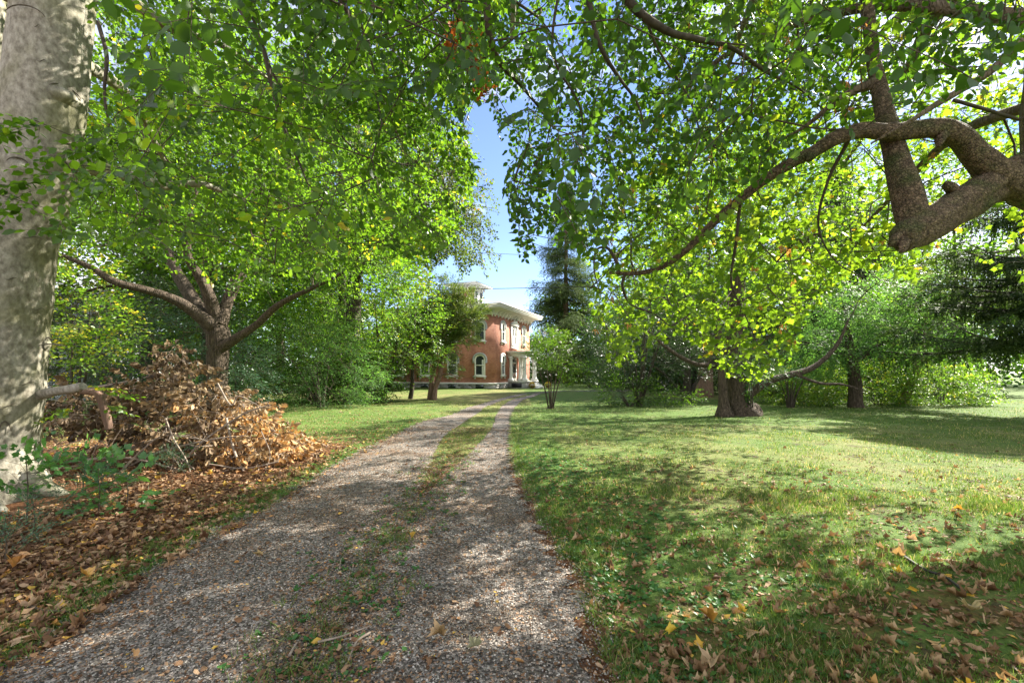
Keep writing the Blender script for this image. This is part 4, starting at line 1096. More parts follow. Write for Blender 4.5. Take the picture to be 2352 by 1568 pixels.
keepE = lambda P: ~inside(*proj(P), HOUSE_GAP) & gapk(P)
tE = ells(rng, [(-8.4, 24.5, 5.2, 3.2, 2.6, 3.6), (-6.3, 25, 4.3, 2.5, 2.2, 3.1), (-5.0, 25.4, 3.6, 1.3, 1.2, 2.2), (-9.5, 24.5, 3.4, 2.6, 2.2, 2.4)], 700, .5)
plant('bright_maple', 'round bright green tree with splayed multiple stems left of the house', 'tree', (-7.7, 26.5),
      [([(-7.75 + dx * .15, 26.5 + dy * .1, 0), (-7.7 + dx * .7, 26.3 + dy * .6, 1.2), (-7.9 + dx * 1.9, 25.8 + dy, 3.4), (-8.0 + dx * 2.2, 25.4 + dy, 5.4)], [.12, .10, .07, .03]) for dx, dy in ((-1.3, .3), (-.8, -.4), (-.3, .4), (.2, -.3), (.7, .2), (1.2, -.2))],
      [], tE, 'mid', M['bright_leaf'], M['dark_bark'], seed=3, keep=keepE, sscale=.95, tint=.55, k=8, trunk_name='stem')

tG = ells(rng, [(-4.1, 27.6, 4.6, 1.2, 1.2, 1.7), (-4.0, 27.6, 6.2, .9, .7, 1.1), (-2.9, 27.4, 5.3, 1.3, .9, .6), (-2.8, 27.3, 3.6, .8, .8, .4), (-3.0, 27.5, 4.4, 1.0, .8, 1.0), (-2.9, 27.5, 6.0, .8, .7, .6), (-3.5, 27.5, 1.6, .7, .6, .25), (-4.4, 27.6, 2.8, 1.1, 1, .7), (-2.4, 27.3, 5.0, .6, .6, .3), (-5.1, 27.6, 4.4, .8, .9, 1.4)], 1300, .25)
plant('juniper_tree', 'gnarled olive green juniper on leaning trunks in front of the brick house', 'tree', (-4.75, 27.5),
      [([(-4.72, 27.5, 0), (-4.62, 27.5, .7), (-4.35, 27.5, 1.5), (-4.2, 27.6, 3.2), (-4.2, 27.6, 5.5)], [.20, .15, .13, .08, .04]),
       ([(-5.0, 27.7, 0), (-4.9, 27.7, .9), (-4.75, 27.8, 2.0), (-4.7, 27.8, 3.6)], [.17, .14, .12, .05])],
      [([(-4.4, 27.5, 1.4), (-3.9, 27.4, 1.5), (-3.2, 27.4, 1.3)], [.08, .05, .02]), ([(-4.2, 27.6, 3.6), (-3.4, 27.5, 4.6), (-2.4, 27.3, 5.4)], [.07, .05, .02]), ([(-4.3, 27.6, 2.6), (-3.5, 27.5, 3.2), (-2.6, 27.4, 3.7)], [.06, .04, .02])],
      tG, 'juni', M['juniper'], M['red_bark'], seed=4, leaf=NEEDLE, sscale=1.0, heading=(.6, .3, .15), flat=.6, k=10, step=.3)
tg2 = ells(rng, [(-6.0, 27.8, 3.8, 1.0, 1, 1.7)], 150, .4)
plant('juniper_tree', 'small tree with a short dark trunk left of the leaning juniper', 'tree', (-6.15, 27.8),
      [([(-6.2, 27.8, 0), (-6.1, 27.8, .9), (-6.05, 27.8, 3.2)], [.15, .12, .04])], [], tg2, 'mid', M['bright_leaf'], M['dark_bark'], seed=5, sscale=.9, k=10)

tH = ells(rng, [(1.75, 20.8, 2.45, 1.0, .9, 1.0), (1.3, 20.8, 2.7, .6, .6, .6), (2.3, 20.9, 2.9, .6, .6, .5)], 260, .3)
rH, lcH, bH = plant('rose_of_sharon', 'small vase shaped shrub tree with pale blossoms right of the drive', 'shrub', (1.77, 20.8),
      [([(1.77 + dx * .12, 20.8 + dy * .12, 0), (1.77 + dx * .32, 20.8 + dy * .3, .9), (1.75 + dx * .8, 20.8 + dy * .6, 2.4)], [.038, .028, .012]) for dx, dy in ((-.9, .2), (-.3, -.5), (.1, .6), (.5, -.3), (1, .2))],
      [], tH, 'fine', M['mid_leaf'], M['brown_bark'], seed=6, sscale=.55, heading=(.5, .3, .35), k=8, trunk_name='stem', thin=.8)
mb = MB(); fp = ells(rng, [(1.75, 20.8, 2.5, 1.15, 1.0, 1.2)], 90, .9)
for p in fp:
    m = 5; D = unit(rng.normal(size=(m, 3)) + A([0, -.6, .3])); mb.inst(LEAF[0], LEAF[1], np.repeat(p[None], m, 0), frames(D, rng.normal(size=(m, 3))), np.full(m, .06), rng.random(m))
o = lcH(mb.build('blossoms', M['petal'], rH)); o['kind'] = 'stuff'


def bush(name, label, cat, x, y, E, n, key, leafm, barkm='dark_bark', seed=0, leaf=LEAF, sscale=1., nst=5, r=.05, group=None, keep=None, tint=.5, shell=.5, heading=(.5, .35, 0.), **kw):
    rg = np.random.default_rng(seed + 400); E_ = A(E, dtype=float); top = E_[:, 2].max(); wd = E_[:, 3].max()
    st = []
    for i in range(nst):
        a = rg.random() * 6.28; q = wd * rg.uniform(.15, .55)
        st.append(([(x + .12 * math.cos(a), y + .12 * math.sin(a), 0), (x + .5 * q * math.cos(a), y + .5 * q * math.sin(a), top * .45), (x + q * math.cos(a), y + q * math.sin(a), top * .95)], [r, r * .75, r * .3]))
    t = ells(rg, E, n, shell); t[:, 2] = np.maximum(t[:, 2], .12)
    if keep is not None: t = t[keep(t)]
    return plant(name, label, cat, (x, y), st, [], t, key, leafm, M[barkm], seed=seed, leaf=leaf, sscale=sscale, keep=keep, k=7, trunk_name='stem', group=group, tint=tint, heading=heading, twigs=kw.pop('twigs', True), **kw)


gk = lambda P: gapk(P)
G1 = 'evergreen and leafy shrubs behind the brush pile'
bush('yew_shrub', 'blue green yew spreading behind the brush pile beside the grey beech', 'shrub', -12.0, 16.6, [(-12, 16.4, 1.9, 3.4, 1.6, 1.9), (-10.6, 16, 1.4, 2, 1.4, 1.3)], 420, 'yew', M['blue_leaf'], seed=10, leaf=NEEDLE, sscale=1.15, group=G1)
bush('maple_sapling', 'bright sunlit maple sapling right of the grey beech trunk', 'sapling', -13.2, 13.6, [(-12.9, 13.4, 3.3, 1.3, 1.1, 2.1), (-12.0, 13.2, 2.7, 1.1, .9, .9)], 170, 'mid', M['bright_leaf'], seed=11, sscale=.95, tint=.75, nst=3)
bush('yew_shrub', 'feathery green yew just right of the forking maple trunk', 'shrub', -8.6, 20.5, [(-8.9, 20.5, 2.0, 2.2, 1.6, 2.1), (-7.6, 20.8, 1.5, 1.7, 1.4, 1.5)], 420, 'yew', M['feather'], seed=12, leaf=NEEDLE, sscale=1.2, group=G1)
bush('broadleaf_shrub', 'glossy mid green shrub at the lawn edge behind the yews', 'shrub', -10.4, 23.5, [(-10.4, 23.4, 2.2, 2.8, 1.6, 2.3), (-8.6, 23.8, 1.3, 2, 1.4, 1.3)], 420, 'mid', M['mid_leaf'], seed=13, sscale=1., group=G1)
bush('broadleaf_shrub', 'dark leafy shrub filling the gap below the bright round tree', 'shrub', -8.0, 25.6, [(-8.4, 25.2, 1.2, 2.2, 1.2, 1.3), (-10.5, 25, 1.2, 1.8, 1.2, 1.3)], 300, 'mid', M['mid_leaf'], seed=14, sscale=.9, group=G1)
bush('yew_shrub', 'dark yew mass in the deep shade left of the forking maple', 'shrub', -14.5, 19.5, [(-14.5, 19.5, 2.6, 3.8, 2, 2.7), (-17.5, 19.5, 2.4, 2.5, 2, 2.4)], 480, 'yew', M['dark_needle'], seed=15, leaf=NEEDLE, sscale=1.4, group=G1)
bush('broadleaf_shrub', 'low ground hugging shrub along the far lawn edge left of the house', 'shrub', -11.5, 26.5, [(-12, 26, .8, 3.6, 1, .9)], 240, 'mid', M['weed'], seed=16, sscale=.9, group=G1)

# tall trees filling the left background
G2 = 'tall trees behind the left shrubs'
BG = [(-15.5, 23, 'mid_leaf', [(-15.5, 23, 10.5, 4.6, 3.2, 7.5)], 'dense green tree filling the upper left behind the beech limbs'),
      (-11.0, 29, 'bright_leaf', [(-11, 29, 12.5, 5.2, 3.4, 9)], 'tall fresh green tree seen between beech and forking maple'),
      (-17, 33, 'mid_leaf', [(-18, 33, 14, 6.5, 4, 12)], 'broad green tree in the distance behind the left shrubs'),
      (-21, 26, 'olive_leaf', [(-22, 26, 8, 5, 4, 7)], 'olive green tree at far left seen past the beech trunk'),
      (-24, 40, 'mid_leaf', [(-24, 40, 9, 7, 5, 9)], 'distant green tree behind the white sided house'),
      (-12, 42, 'olive_leaf', [(-13, 43, 9, 5, 4, 8)], 'distant tree rising behind the left end of the brick house')]
for i, (x, y, mk, E, lb) in enumerate(BG):
    t = ells(rng, E, 560, .45); t = t[gk(t)]
    plant('background_tree', lb, 'tree', (x, y), [([(x, y, 0), (x + .2, y, 4), (x, y + .1, E[0][2] + 2)], [.35, .28, .1])], [], t, 'far', M[mk], M['dark_bark'], seed=20 + i, keep=gk, sscale=1.05 + .012 * y, group=G2, k=10, r0=.008, step=.8, tint=.5)

# ---------------------------------------------------------------- right-hand side plants
keepR = lambda P: gapk(P)
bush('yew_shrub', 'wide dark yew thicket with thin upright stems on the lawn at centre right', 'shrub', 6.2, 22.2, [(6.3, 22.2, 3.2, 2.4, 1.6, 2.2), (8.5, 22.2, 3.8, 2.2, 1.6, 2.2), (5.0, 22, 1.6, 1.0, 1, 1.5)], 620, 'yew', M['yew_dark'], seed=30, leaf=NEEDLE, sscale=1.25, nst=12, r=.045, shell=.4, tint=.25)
bush('broadleaf_shrub', 'low leafy undergrowth at the foot of the dark yew thicket', 'shrub', 5.6, 21.6, [(5.6, 21.6, .5, 1.5, .8, .6), (7.4, 21.6, .35, 1.5, .6, .4)], 130, 'mid', M['mid_leaf'], seed=31, sscale=.7, tint=.35)
tK = ells(rng, [(9, 17.6, 7.2, 4.2, 3, 3.6), (6.4, 18, 6.4, 2.8, 2.4, 2.8), (12, 18, 7.4, 3.6, 2.4, 3.6)], 700, .45)
rK, lcK, bK = plant('maple_tree', 'big ivy clad trunk with a pale slim trunk beside it on the right lawn', 'tree', (8.55, 17.4),
      [([(8.75, 17.4, 0), (8.62, 17.4, .4), (8.6, 17.4, 1.2), (8.6, 17.5, 3), (8.7, 17.5, 6)], [.62, .43, .40, .36, .22]), ([(7.88, 16.9, 0), (7.86, 16.9, .4), (7.82, 16.9, 1.2), (7.78, 17, 2.6), (7.5, 17.2, 5)], [.26, .18, .155, .14, .1])],
      [([(9.0, 17.3, .75), (9.6, 17.1, 1.25), (10.4, 17.1, 1.5), (11.4, 17.2, 1.8), (12.4, 17.4, 2.6), (13, 17.6, 3.6)], [.16, .13, .12, .10, .07, .03]),
       ([(10.6, 17.1, 1.55), (11.4, 16.9, 1.2), (12.2, 16.8, 1.15), (13, 16.8, .9)], [.06, .05, .04, .02]),
       ([(8.4, 17.4, 1.9), (7.0, 17.2, 1.9), (5.8, 17, 2.5), (4.8, 17, 3.4)], [.12, .09, .06, .02])],
      tK, 'mid', M['mid_leaf'], M['brown_bark'], seed=32, k=24, flare=.25, keep=keepR)
mb = MB(); m_ = 900; a = rng.uniform(-2.2, .6, m_); z = 1.9 * rng.random(m_) ** 1.4; rr_ = .40 + .25 * np.exp(-z * 4) + .05
P = np.stack([8.65 + rr_ * np.cos(a), 17.4 + rr_ * np.sin(a), z + .03], 1); ok = (np.sin(3 * a) + rng.normal(size=m_) * .6 > -.6) & (a > -1.5)
D = unit(A([0, 0, -.7]) + rng.normal(size=P.shape) * .4); mb.inst(LEAF[0], LEAF[1], P[ok], frames(D, np.stack([np.cos(a), np.sin(a), .3 + 0 * a], 1))[ok], rng.uniform(.07, .12, ok.sum()), rng.random(ok.sum()) * .5)
lcK(mb.build('ivy', M['mid_leaf'], rK))
bush('cedar_sapling', 'blue green feathery conifer bough in front of the pale slim trunk', 'sapling', 8.9, 16.7, [(8.9, 16.6, 1.85, .75, .5, .55)], 90, 'yew', M['blue_leaf'], seed=33, leaf=NEEDLE, sscale=.9, nst=2, r=.03, tint=.8)
tr_ = ells(rng, [(12.5, 28.5, 4, 2.5, 2, 2)], 120, .4)
plant('cedar_tree', 'reddish barked trunk standing far back behind the ivy clad trunk', 'tree', (12.0, 28.5), [([(12.0, 28.5, 0), (12.1, 28.5, 1.5), (12.2, 28.5, 5)], [.55, .45, .2])], [], tr_, 'yew', M['dark_needle'], M['red_bark'], seed=34, leaf=NEEDLE, sscale=1.6)
t_ = ells(rng, [(9.6, 25, 3.5, 2.6, 1.6, 1.6)], 200, .4)
plant('dark_tree', 'dark splayed trunk with arching limbs behind the yew thicket', 'tree', (9.5, 25), [([(9.55, 25, 0), (9.6, 25, .8), (9.7, 25, 3)], [.24, .2, .1]), ([(9.6, 25, .1), (10.3, 25, 1.3), (11.2, 25, 2.3)], [.12, .08, .03])],
      [([(9.4, 25, .4), (8.2, 24.9, 1.6), (6.6, 24.8, 2.6)], [.08, .06, .02])], t_, 'yew', M['yew_dark'], M['dark_bark'], seed=35, leaf=NEEDLE, sscale=1.5, tint=.3)

tL = ells(rng, [(15.4, 20.8, 3.4, 2.4, 1.8, 1.6), (18.2, 20.6, 3.5, 2.4, 1.6, 1.3), (16.6, 20.6, 4.9, 2.6, 1.8, .9), (14, 20.8, 2.6, 1.2, 1.2, 1.1)], 560, .35)
plant('ash_tree', 'feathery light green tree on one short furrowed trunk at right', 'tree', (15.7, 20.8),
      [([(15.72, 20.8, 0), (15.7, 20.8, .3), (15.68, 20.8, 1.4), (15.4, 20.8, 3), (15.2, 20.8, 4.6)], [.33, .27, .25, .15, .05])],
      [([(15.6, 20.8, 2), (17, 20.7, 3), (18.6, 20.5, 3.8)], [.12, .08, .03]), ([(15.5, 20.8, 2.2), (14.2, 20.8, 2.8), (13.2, 20.8, 3)], [.1, .06, .02])],
      tL, 'feather', M['feather'], M['brown_bark'], seed=36, leaf=NEEDLE, sscale=1.15, k=18, heading=(.5, .35, -.35), tint=.6)
tM = ells(rng, [(20.4, 23, 5.2, 2.5, 2, 2)], 200, .4)
plant('leaning_tree', 'slim tree leaning right with ivy at its foot between the bramble bushes', 'tree', (19.0, 21.9),
      [([(18.75, 21.9, 0), (19.1, 21.9, .8), (19.7, 22, 2.2), (20.2, 22.2, 4.5)], [.22, .17, .14, .08])], [], tM, 'yew', M['juniper'], M['red_bark'], seed=37, leaf=NEEDLE, sscale=1.5, k=12)
G3 = 'bramble bushes in a row at the right lawn edge'
for i, (x, y, w_, h_, lb) in enumerate(((13.6, 22.2, 1.7, 1.0, 'dark twiggy bramble left of the furrowed trunk'), (17.6, 21.9, 1.8, 1.25, 'sunlit yellow green bramble just right of the furrowed trunk'), (20.6, 21.8, 1.9, 1.2, 'yellow green bramble right of the leaning tree, last of its row'), (15.6, 23.6, 1.6, 1.3, 'taller green bramble directly behind the furrowed trunk'))):
    bush('bramble_bush', lb, 'bush', x, y, [(x, y, h_ * .75, w_, 1.1, h_ * .8), (x + .4 * w_, y - .2, h_ * .5, w_ * .6, .9, h_ * .6)], 330, 'mid', M['bright_leaf'], seed=40 + i, sscale=.72, group=G3, nst=14, r=.015, shell=.7, tint=.6)
bush('arching_shrub', 'bare arching dark stems spreading beneath the ash at right', 'shrub', 12.6, 20.6, [(12.6, 21.5, 1.3, 1.2, .8, .8)], 50, 'yew', M['mid_leaf'], seed=46, leaf=NEEDLE, sscale=1., nst=14, r=.035)


# ---------------------------------------------------------------- conifers
def conifer(name, label, x, y, H, z0, rb, mat, seed, key='firfar', step=.9, per=6, droop=.25, sscale=1., curtains=False, keep=None, group=None, tr=.35, az=None, tint=.5, shape=1.):
    rg = np.random.default_rng(seed + 900); b0 = A([x, y, 0.])
    root = empty(name, b0, 0, label, 'tree', group); lc = lambda o: (setattr(o, 'matrix_parent_inverse', Matrix.Translation(-Vector(b0))), o)[1]
    mb = MB(); zz = np.linspace(-.2, H, 30); mb.tube(np.stack([x + .05 * np.sin(zz), y + 0 * zz, zz], 1), np.linspace(tr, .03, 30), 14, fn=bark_fn(rg, .04)); lc(mb.build('trunk', M['red_bark'], root, True))
    mt, ml, mc = MB(), MB(), MB(); z = z0
    while z < H - .3:
        f = (z - z0) / (H - z0); Lb = rb * (1 - f) ** shape * rg.uniform(.8, 1.1) + .25
        for k in range(per):
            a = rg.random() * 6.28
            if az is not None and rg.random() < .7: a = rg.uniform(*az)
            L_ = Lb * rg.uniform(.7, 1.12); m = max(4, int(L_ / .45)); t = np.linspace(0, 1, m + 1)
            hx, hy = math.cos(a), math.sin(a)
            pts = np.stack([x + hx * L_ * t, y + hy * L_ * t, z + L_ * (-droop * 2.2 * t + droop * 1.9 * t ** 2.4) + .3 * rg.random() * (1 - t) + rg.normal(size=m + 1) * .03], 1)
            mt.segs(pts[:-1], pts[1:], (.05 * (1 - t[:-1]) + .012) * (.5 + Lb / 6), (.05 * (1 - t[1:]) + .008) * (.5 + Lb / 6), 4)
            P = pts[1:]; base = A([hx, hy, -.12])
            for sgn in (-1, 1, 0):
                side_ = A([-hy, hx, 0]) * sgn * 1.1
                D = unit(base + side_ + rg.normal(size=P.shape) * .15 + A([0, 0, -.18]))
                UP = A([0, 0, 1.]) + rg.normal(size=P.shape) * .2
                place_sprays(ml, None, key, P + rg.normal(size=P.shape) * .05, D, UP, sscale * rg.uniform(.6, 1.1, len(P)) * (.55 + .45 * (1 - f)), rg, NEEDLE, keep, tint, .35, 1, False)
            if curtains:
                Pc = P[rg.random(len(P)) < .9]; Pc = np.repeat(Pc, 3, 0) + rg.normal(size=(len(Pc) * 3, 3)) * A([.25, .25, .03])
                D = unit(A([0, 0, -1.]) + rg.normal(size=Pc.shape) * .08)
                place_sprays(mc, None, 'hangfir', Pc, D, A([hx, hy, 0]) + rg.normal(size=Pc.shape) * .4, rg.uniform(.5, 1.2, len(Pc)) * sscale, rg, NEEDLE, keep, tint, .3, 1, False)
        z += step * rg.uniform(.7, 1.2) * (.6 + .4 * (1 - f))
    lc(mt.build('branchwork', M['dark_bark'], root)); lc(ml.build('crown', mat, root))
    if mc.nv: lc(mc.build('hanging_foliage', mat, root))
    return root


SP['hangfir'] = sprays(310, L=.85, nside=2, gap=.03, leaf=.12, plane=1.5, droop=.0, angle=22, side=.35, wander=.1)
conifer('spruce_tree', 'tall blue grey spruce standing alone behind the right end of the house', 8.3, 70, 31, 3.2, 8.0, M['spruce_leaf'], 1, sscale=1.6, per=8, step=1.5, tint=.8, droop=.18, tr=.6)
conifer('norway_spruce', 'weeping spruce with long drooping dark boughs at the right edge', 21.6, 16.4, 12, 3.7, 7.4, M['spruce_leaf'], 2, key='fir', step=.85, per=8, droop=.22, sscale=1.0, curtains=True, az=(2.2, 4.2), tint=.55, tr=.5, shape=.8)
conifer('norway_spruce', 'shaggy spruce farther back behind the feathery ash', 23.5, 33, 17, 1.4, 6.5, M['spruce_leaf'], 3, key='firfar', step=.9, per=7, droop=.28, sscale=1., curtains=True, az=(2.4, 5.2), tint=.5, shape=.8)
conifer('spruce_tree', 'dark green spruce in the distance right of centre', 15.5, 42, 17, 1.5, 4.8, M['spruce_leaf'], 4, sscale=1.2, per=7, tint=.6)

G4 = 'background trees beyond the right lawn'
BR = [(13, 33, 'yew_dark', [(13, 33, 4.6, 3.8, 2.6, 4)], 'rounded mid green tree behind the yew thicket'),
      (19, 30, 'feather', [(19, 30, 5, 4.2, 3, 4)], 'pale feathery tree behind the bramble bushes'),
      (27, 38, 'bright_leaf', [(27, 38, 5, 4.5, 3, 4.5)], 'yellow green tree at far right beyond the spruces'),
      (33, 34, 'mid_leaf', [(33, 34, 5.5, 5, 3, 5)], 'large green tree at the extreme right beyond the lawn'),
      (14.5, 60, 'yew_dark', [(14.5, 60, 5, 4.5, 4, 5.0)], 'distant tree right of the tall blue grey spruce'),
      (5.5, 84, 'yew_dark', [(5.5, 84, 3, 5.5, 4, 3.2)], 'low distant tree behind the small blossoming shrub'),
      (17, 52, 'bright_leaf', [(17, 52, 8, 5.5, 4, 7)], 'tall distant tree glimpsed through the maple leaves'),
      (26, 55, 'olive_leaf', [(26, 55, 8, 7, 5, 8)], 'tall olive tree in the far right distance'),
      (40, 50, 'mid_leaf', [(40, 50, 8, 8, 5, 8)], 'wide dark tree closing the lawn at far right'),
      (15.5, 36, 'bright_leaf', [(15.5, 36, 12, 5.5, 3.5, 8)], 'tall light green tree rising behind the arching maple limb'),
      (37, 38, 'mid_leaf', [(37, 38, 13, 7, 4, 10)], 'tall full green tree at the right edge behind the spruces'),
      (27, 44, 'mid_leaf', [(27, 44, 15, 7.5, 4, 11)], 'tallest green tree behind the maple trunk at right')]
for i, (x, y, mk, E, lb) in enumerate(BR):
    t = ells(rng, E, 430, .4); t[:, 2] = np.maximum(t[:, 2], .3); t = t[gk(t)]
    plant('background_tree', lb, 'tree', (x, y), [([(x, y, 0), (x + .2, y, 3), (x, y + .1, E[0][2] + 1)], [.3, .25, .1])], [], t, 'far', M[mk], M['dark_bark'], seed=60 + i, keep=gk, sscale=.8 + .014 * y, group=G4, k=10, r0=.008, step=.8)
for i, (x, y, w_, lb, mk) in enumerate(((24.5, 36, 2.2, 'pale pinkish shrub at the far lawn edge at right', 'olive_leaf'), (29, 33, 2.4, 'green shrub beneath the spruce boughs at far right', 'mid_leaf'), (8.5, 50, 3.2, 'dark shrubs at the wood edge right of the spruce trunk', 'mid_leaf'), (13, 47, 3, 'shrub behind the yew thicket at the far lawn edge', 'mid_leaf'))):
    bush('background_shrub', lb, 'shrub', x, y, [(x, y, 1.2, w_, 1.3, 1.3)], 150, 'far', M[mk], seed=80 + i, sscale=.8, twigs=False)

# a closed wood edge far off
mb = MB(); rg = np.random.default_rng(99)
n = 5200; a = rg.uniform(-1.25, 1.25, n); d = rg.uniform(72, 92, n); hmax = 11 + 3 * np.sin(a * 9) + 2 * np.sin(a * 23)
P = np.stack([d * np.sin(a), d * np.cos(a), hmax * rg.random(n) ** .8], 1); P = P[(np.abs(proj(P)[0] - 1170) > 90) | (P[:, 2] < 4)]
D = unit(rg.normal(size=P.shape) * A([1, 1, .4])); place_sprays(mb, None, 'far', P, D, A([0, -.8, 1.]) + rg.normal(size=P.shape) * .4, 2.6, rg, LEAF, gk, .35, .4, 1, False)
tag(mb.build('woods', M['mid_leaf']), 'continuous distant wood edge closing the grounds', 'woods', kind='stuff')

# ---------------------------------------------------------------- brush pile of dead leafy branches
rng = np.random.default_rng(123)
root = empty('brush_pile', (-6.3, 8.2, 0), 0, 'heap of cut branches with dry brown leaves between beech and drive', 'brush pile')
pl = lambda o: (setattr(o, 'matrix_parent_inverse', Matrix.Translation((6.3, -8.2, 0))), o)[1]
prof = A([(-9.4, 1.3), (-8.6, 1.5), (-7.6, 1.35), (-6.9, 1.45), (-6.45, 1.8), (-6.15, 2.1), (-5.85, 1.9), (-5.6, 1.25), (-5.0, 1.25), (-4.75, 1.2), (-4.5, .85), (-4.3, .5), (-3.8, .3), (-3.6, .05)])
n = 5200; x = rng.uniform(-9.2, -3.7, n); y = rng.uniform(7.3, 9.6, n)
xe = x * 8.3 / y
top = np.interp(xe, prof[:, 0], prof[:, 1]) * np.where(y < 8.0, .55 + .45 * (y - 7.3) / .7, 1)
z = rng.random(n) ** .7 * top
ok = (z > np.where(x < -6.6, .55, .0)) & (rng.random(n) < np.where(x < -7.0, .40, 1.)) & ((y < 8.6) | (rng.random(n) < .5))
P = np.stack([x, y, z], 1)[ok]
stems_ = [Lp((300, 1030, 8.2, .03), (420, 980, 8.3, .03), (560, 960, 8.2, .02), (640, 1000, 8, .01)),
          Lp((150, 1000, 8.6, .035), (250, 960, 8.5, .03), (380, 900, 8.6, .025), (430, 800, 8.7, .01)),
          Lp((280, 1080, 7.5, .02), (360, 1040, 7.4, .018), (480, 1010, 7.3, .014), (560, 1000, 7.3, .008)),
          Lp((120, 905, 8.6, .03), (220, 890, 8.4, .025), (320, 870, 8.4, .012)),
          Lp((520, 960, 7.6, .02), (540, 1040, 7.3, .018), (575, 1110, 7.0, .012), (585, 1130, 6.9, .008)),
          Lp((420, 1060, 7.2, .015), (470, 1010, 7.2, .014), (560, 950, 7.3, .012), (620, 930, 7.3, .006)),
          Lp((270, 1090, 7.0, .012), (330, 1030, 7.1, .012), (380, 1000, 7.1, .009), (470, 1010, 7.0, .005)),
          Lp((500, 880, 7.6, .012), (530, 930, 7.3, .012), (550, 910, 7.3, .01), (600, 935, 7.3, .006)),
          Lp((160, 1060, 7.6, .02), (280, 1050, 7.3, .016), (400, 1075, 7.1, .01), (450, 1090, 7.0, .005)),
          Lp((380, 960, 7.2, .012), (400, 1010, 7.1, .012), (430, 1060, 7.0, .01), (440, 1100, 6.9, .005)),
          Lp((640, 1060, 7.4, .012), (560, 1075, 7.2, .012), (480, 1065, 7.1, .008)),
          Lp((600, 990, 7.4, .008), (620, 1040, 7.3, .007), (610, 1080, 7.2, .004))]
sd = []
for p in stems_:
    _, c_ = limb(root, p, M['pale_twig'], 8, 'cut_branch', .08, 30, pl); sd.append(c_)
sel = P[rng.permutation(len(P))[:900]]
X, par, ns, ist = grow(np.concatenate(sd), sel, rng, step=.3, arc=.05)
rad = pipe(par, ns, .002); e = np.arange(ns, len(X)); mt, ml = MB(), MB()
mt.segs(X[par[e]], X[e], np.minimum(rad[par[e]], .012), rad[e], 4)
tw = np.stack([rng.uniform(-7.6, -4.0, 130), rng.uniform(6.9, 8.2, 130), .05 + .75 * rng.random(130)], 1); tw[:, 2] *= np.clip((-3.7 - tw[:, 0]) / 1.2, .2, 1)
td = unit(rng.normal(size=(130, 3)) * A([1, .6, .6])) * rng.uniform(.12, .4, (130, 1)); te = tw + td; te[:, 2] = np.maximum(te[:, 2], .03); tf = te + (td + rng.normal(size=td.shape) * .08) * .7; tf[:, 2] = np.maximum(tf[:, 2], .02)
mt.segs(tw, te, .007, .005, 5); mt.segs(te, tf, .005, .002, 5)
D = unit(X[e] - X[par[e]] + rng.normal(size=(len(e), 3)) * .15)
k_ = (ist[e]) & (rng.random(len(e)) < .78)
Xk, Dk = X[e][k_], D[k_]
for lo_, hi_, tt in ((-99, -6.2, .42), (-6.2, -5.0, .55), (-5.0, 99, .85)):
    q_ = (Xk[:, 0] >= lo_) & (Xk[:, 0] < hi_); place_sprays(ml, mt, 'dead', Xk[q_], Dk[q_], A([0, 0, 1.]) + 0 * Dk[q_], rng.uniform(.5, .85, q_.sum()), rng, HANG, None, tt, .32)
pl(mt.build('twig_tangle', M['pale_twig'], root)); pl(ml.build('dry_leaves', M['dead_leaf'], root))

# seedlings and vines round the beech foot
def seedling(name, label, u, v, h, w_, key, mat, n, leaf=NEEDLE, sc=1., seed=0, cat='seedling'):
    X0, Y0 = gp(u, v); rg = np.random.default_rng(seed + 700)
    t = ells(rg, [(X0, Y0, h * .6, w_, w_, h * .45)], n, .2); t[:, 2] = np.maximum(t[:, 2], .05)
    plant(name, label, cat, (X0, Y0), [([(X0, Y0, 0), (X0 + .02, Y0, h * .5), (X0, Y0, h * .95)], [.008, .006, .002])], [], t, key, mat, M['twig'], seed=seed, leaf=leaf, sscale=sc, k=6, step=.12, r0=.0015, heading=(.6, .2, .5), tint=.6, seedfrom=.1)
seedling('cedar_seedling', 'little blue green cedar seedling in front of the brush pile', 395, 1100, .42, .16, 'seedling', M['blue_leaf'], 26, sc=.7, seed=1)
seedling('cedar_seedling', 'blue green cedar seedling between the beech foot and the vine', 225, 1190, .55, .20, 'seedling', M['blue_leaf'], 22, sc=.65, seed=2)
seedling('cedar_seedling', 'bushy blue green cedar seedling directly below the beech trunk', 75, 1240, .40, .25, 'seedling', M['blue_leaf'], 26, sc=.6, seed=3)
seedling('cedar_seedling', 'lowest blue green cedar seedling at the left picture edge', 10, 1300, .30, .18, 'seedling', M['blue_leaf'], 26, sc=.7, seed=4)
seedling('maple_seedling', 'green lobed leaf vine seedling in the litter right of the beech foot', 290, 1175, .42, .30, 'weedy', M['weed'], 20, leaf=MAPLE, sc=.75, seed=5)
seedling('maple_seedling', 'lobed leaf seedling nearest the beech flare', 190, 1130, .5, .25, 'weedy', M['weed'], 12, leaf=MAPLE, sc=.7, seed=6)
seedling('climbing_vine', 'leafy vine climbing the base of the beech trunk', 60, 1215, .75, .28, 'weedy', M['weed'], 14, leaf=MAPLE, sc=.65, seed=7, cat='vine')
seedling('bramble_seedling', 'thin leafy shoot at the near side of the brush pile', 480, 1075, .35, .15, 'weedy', M['weed'], 6, leaf=LEAF, sc=.5, seed=8)

# ---------------------------------------------------------------- the brick house
HX, HY = -1.73, 43.2; HR = math.atan2(.921, .389)
house = empty('brick_house', (HX, HY, 0), HR, 'two storey red brick villa with white bracketed eaves, cupola and columned porch', 'house')
LX, LY = 9.6, 13.2


def part(mb, name, mat, parent=house, smooth=False): return mb.build(name, mat, parent, smooth)


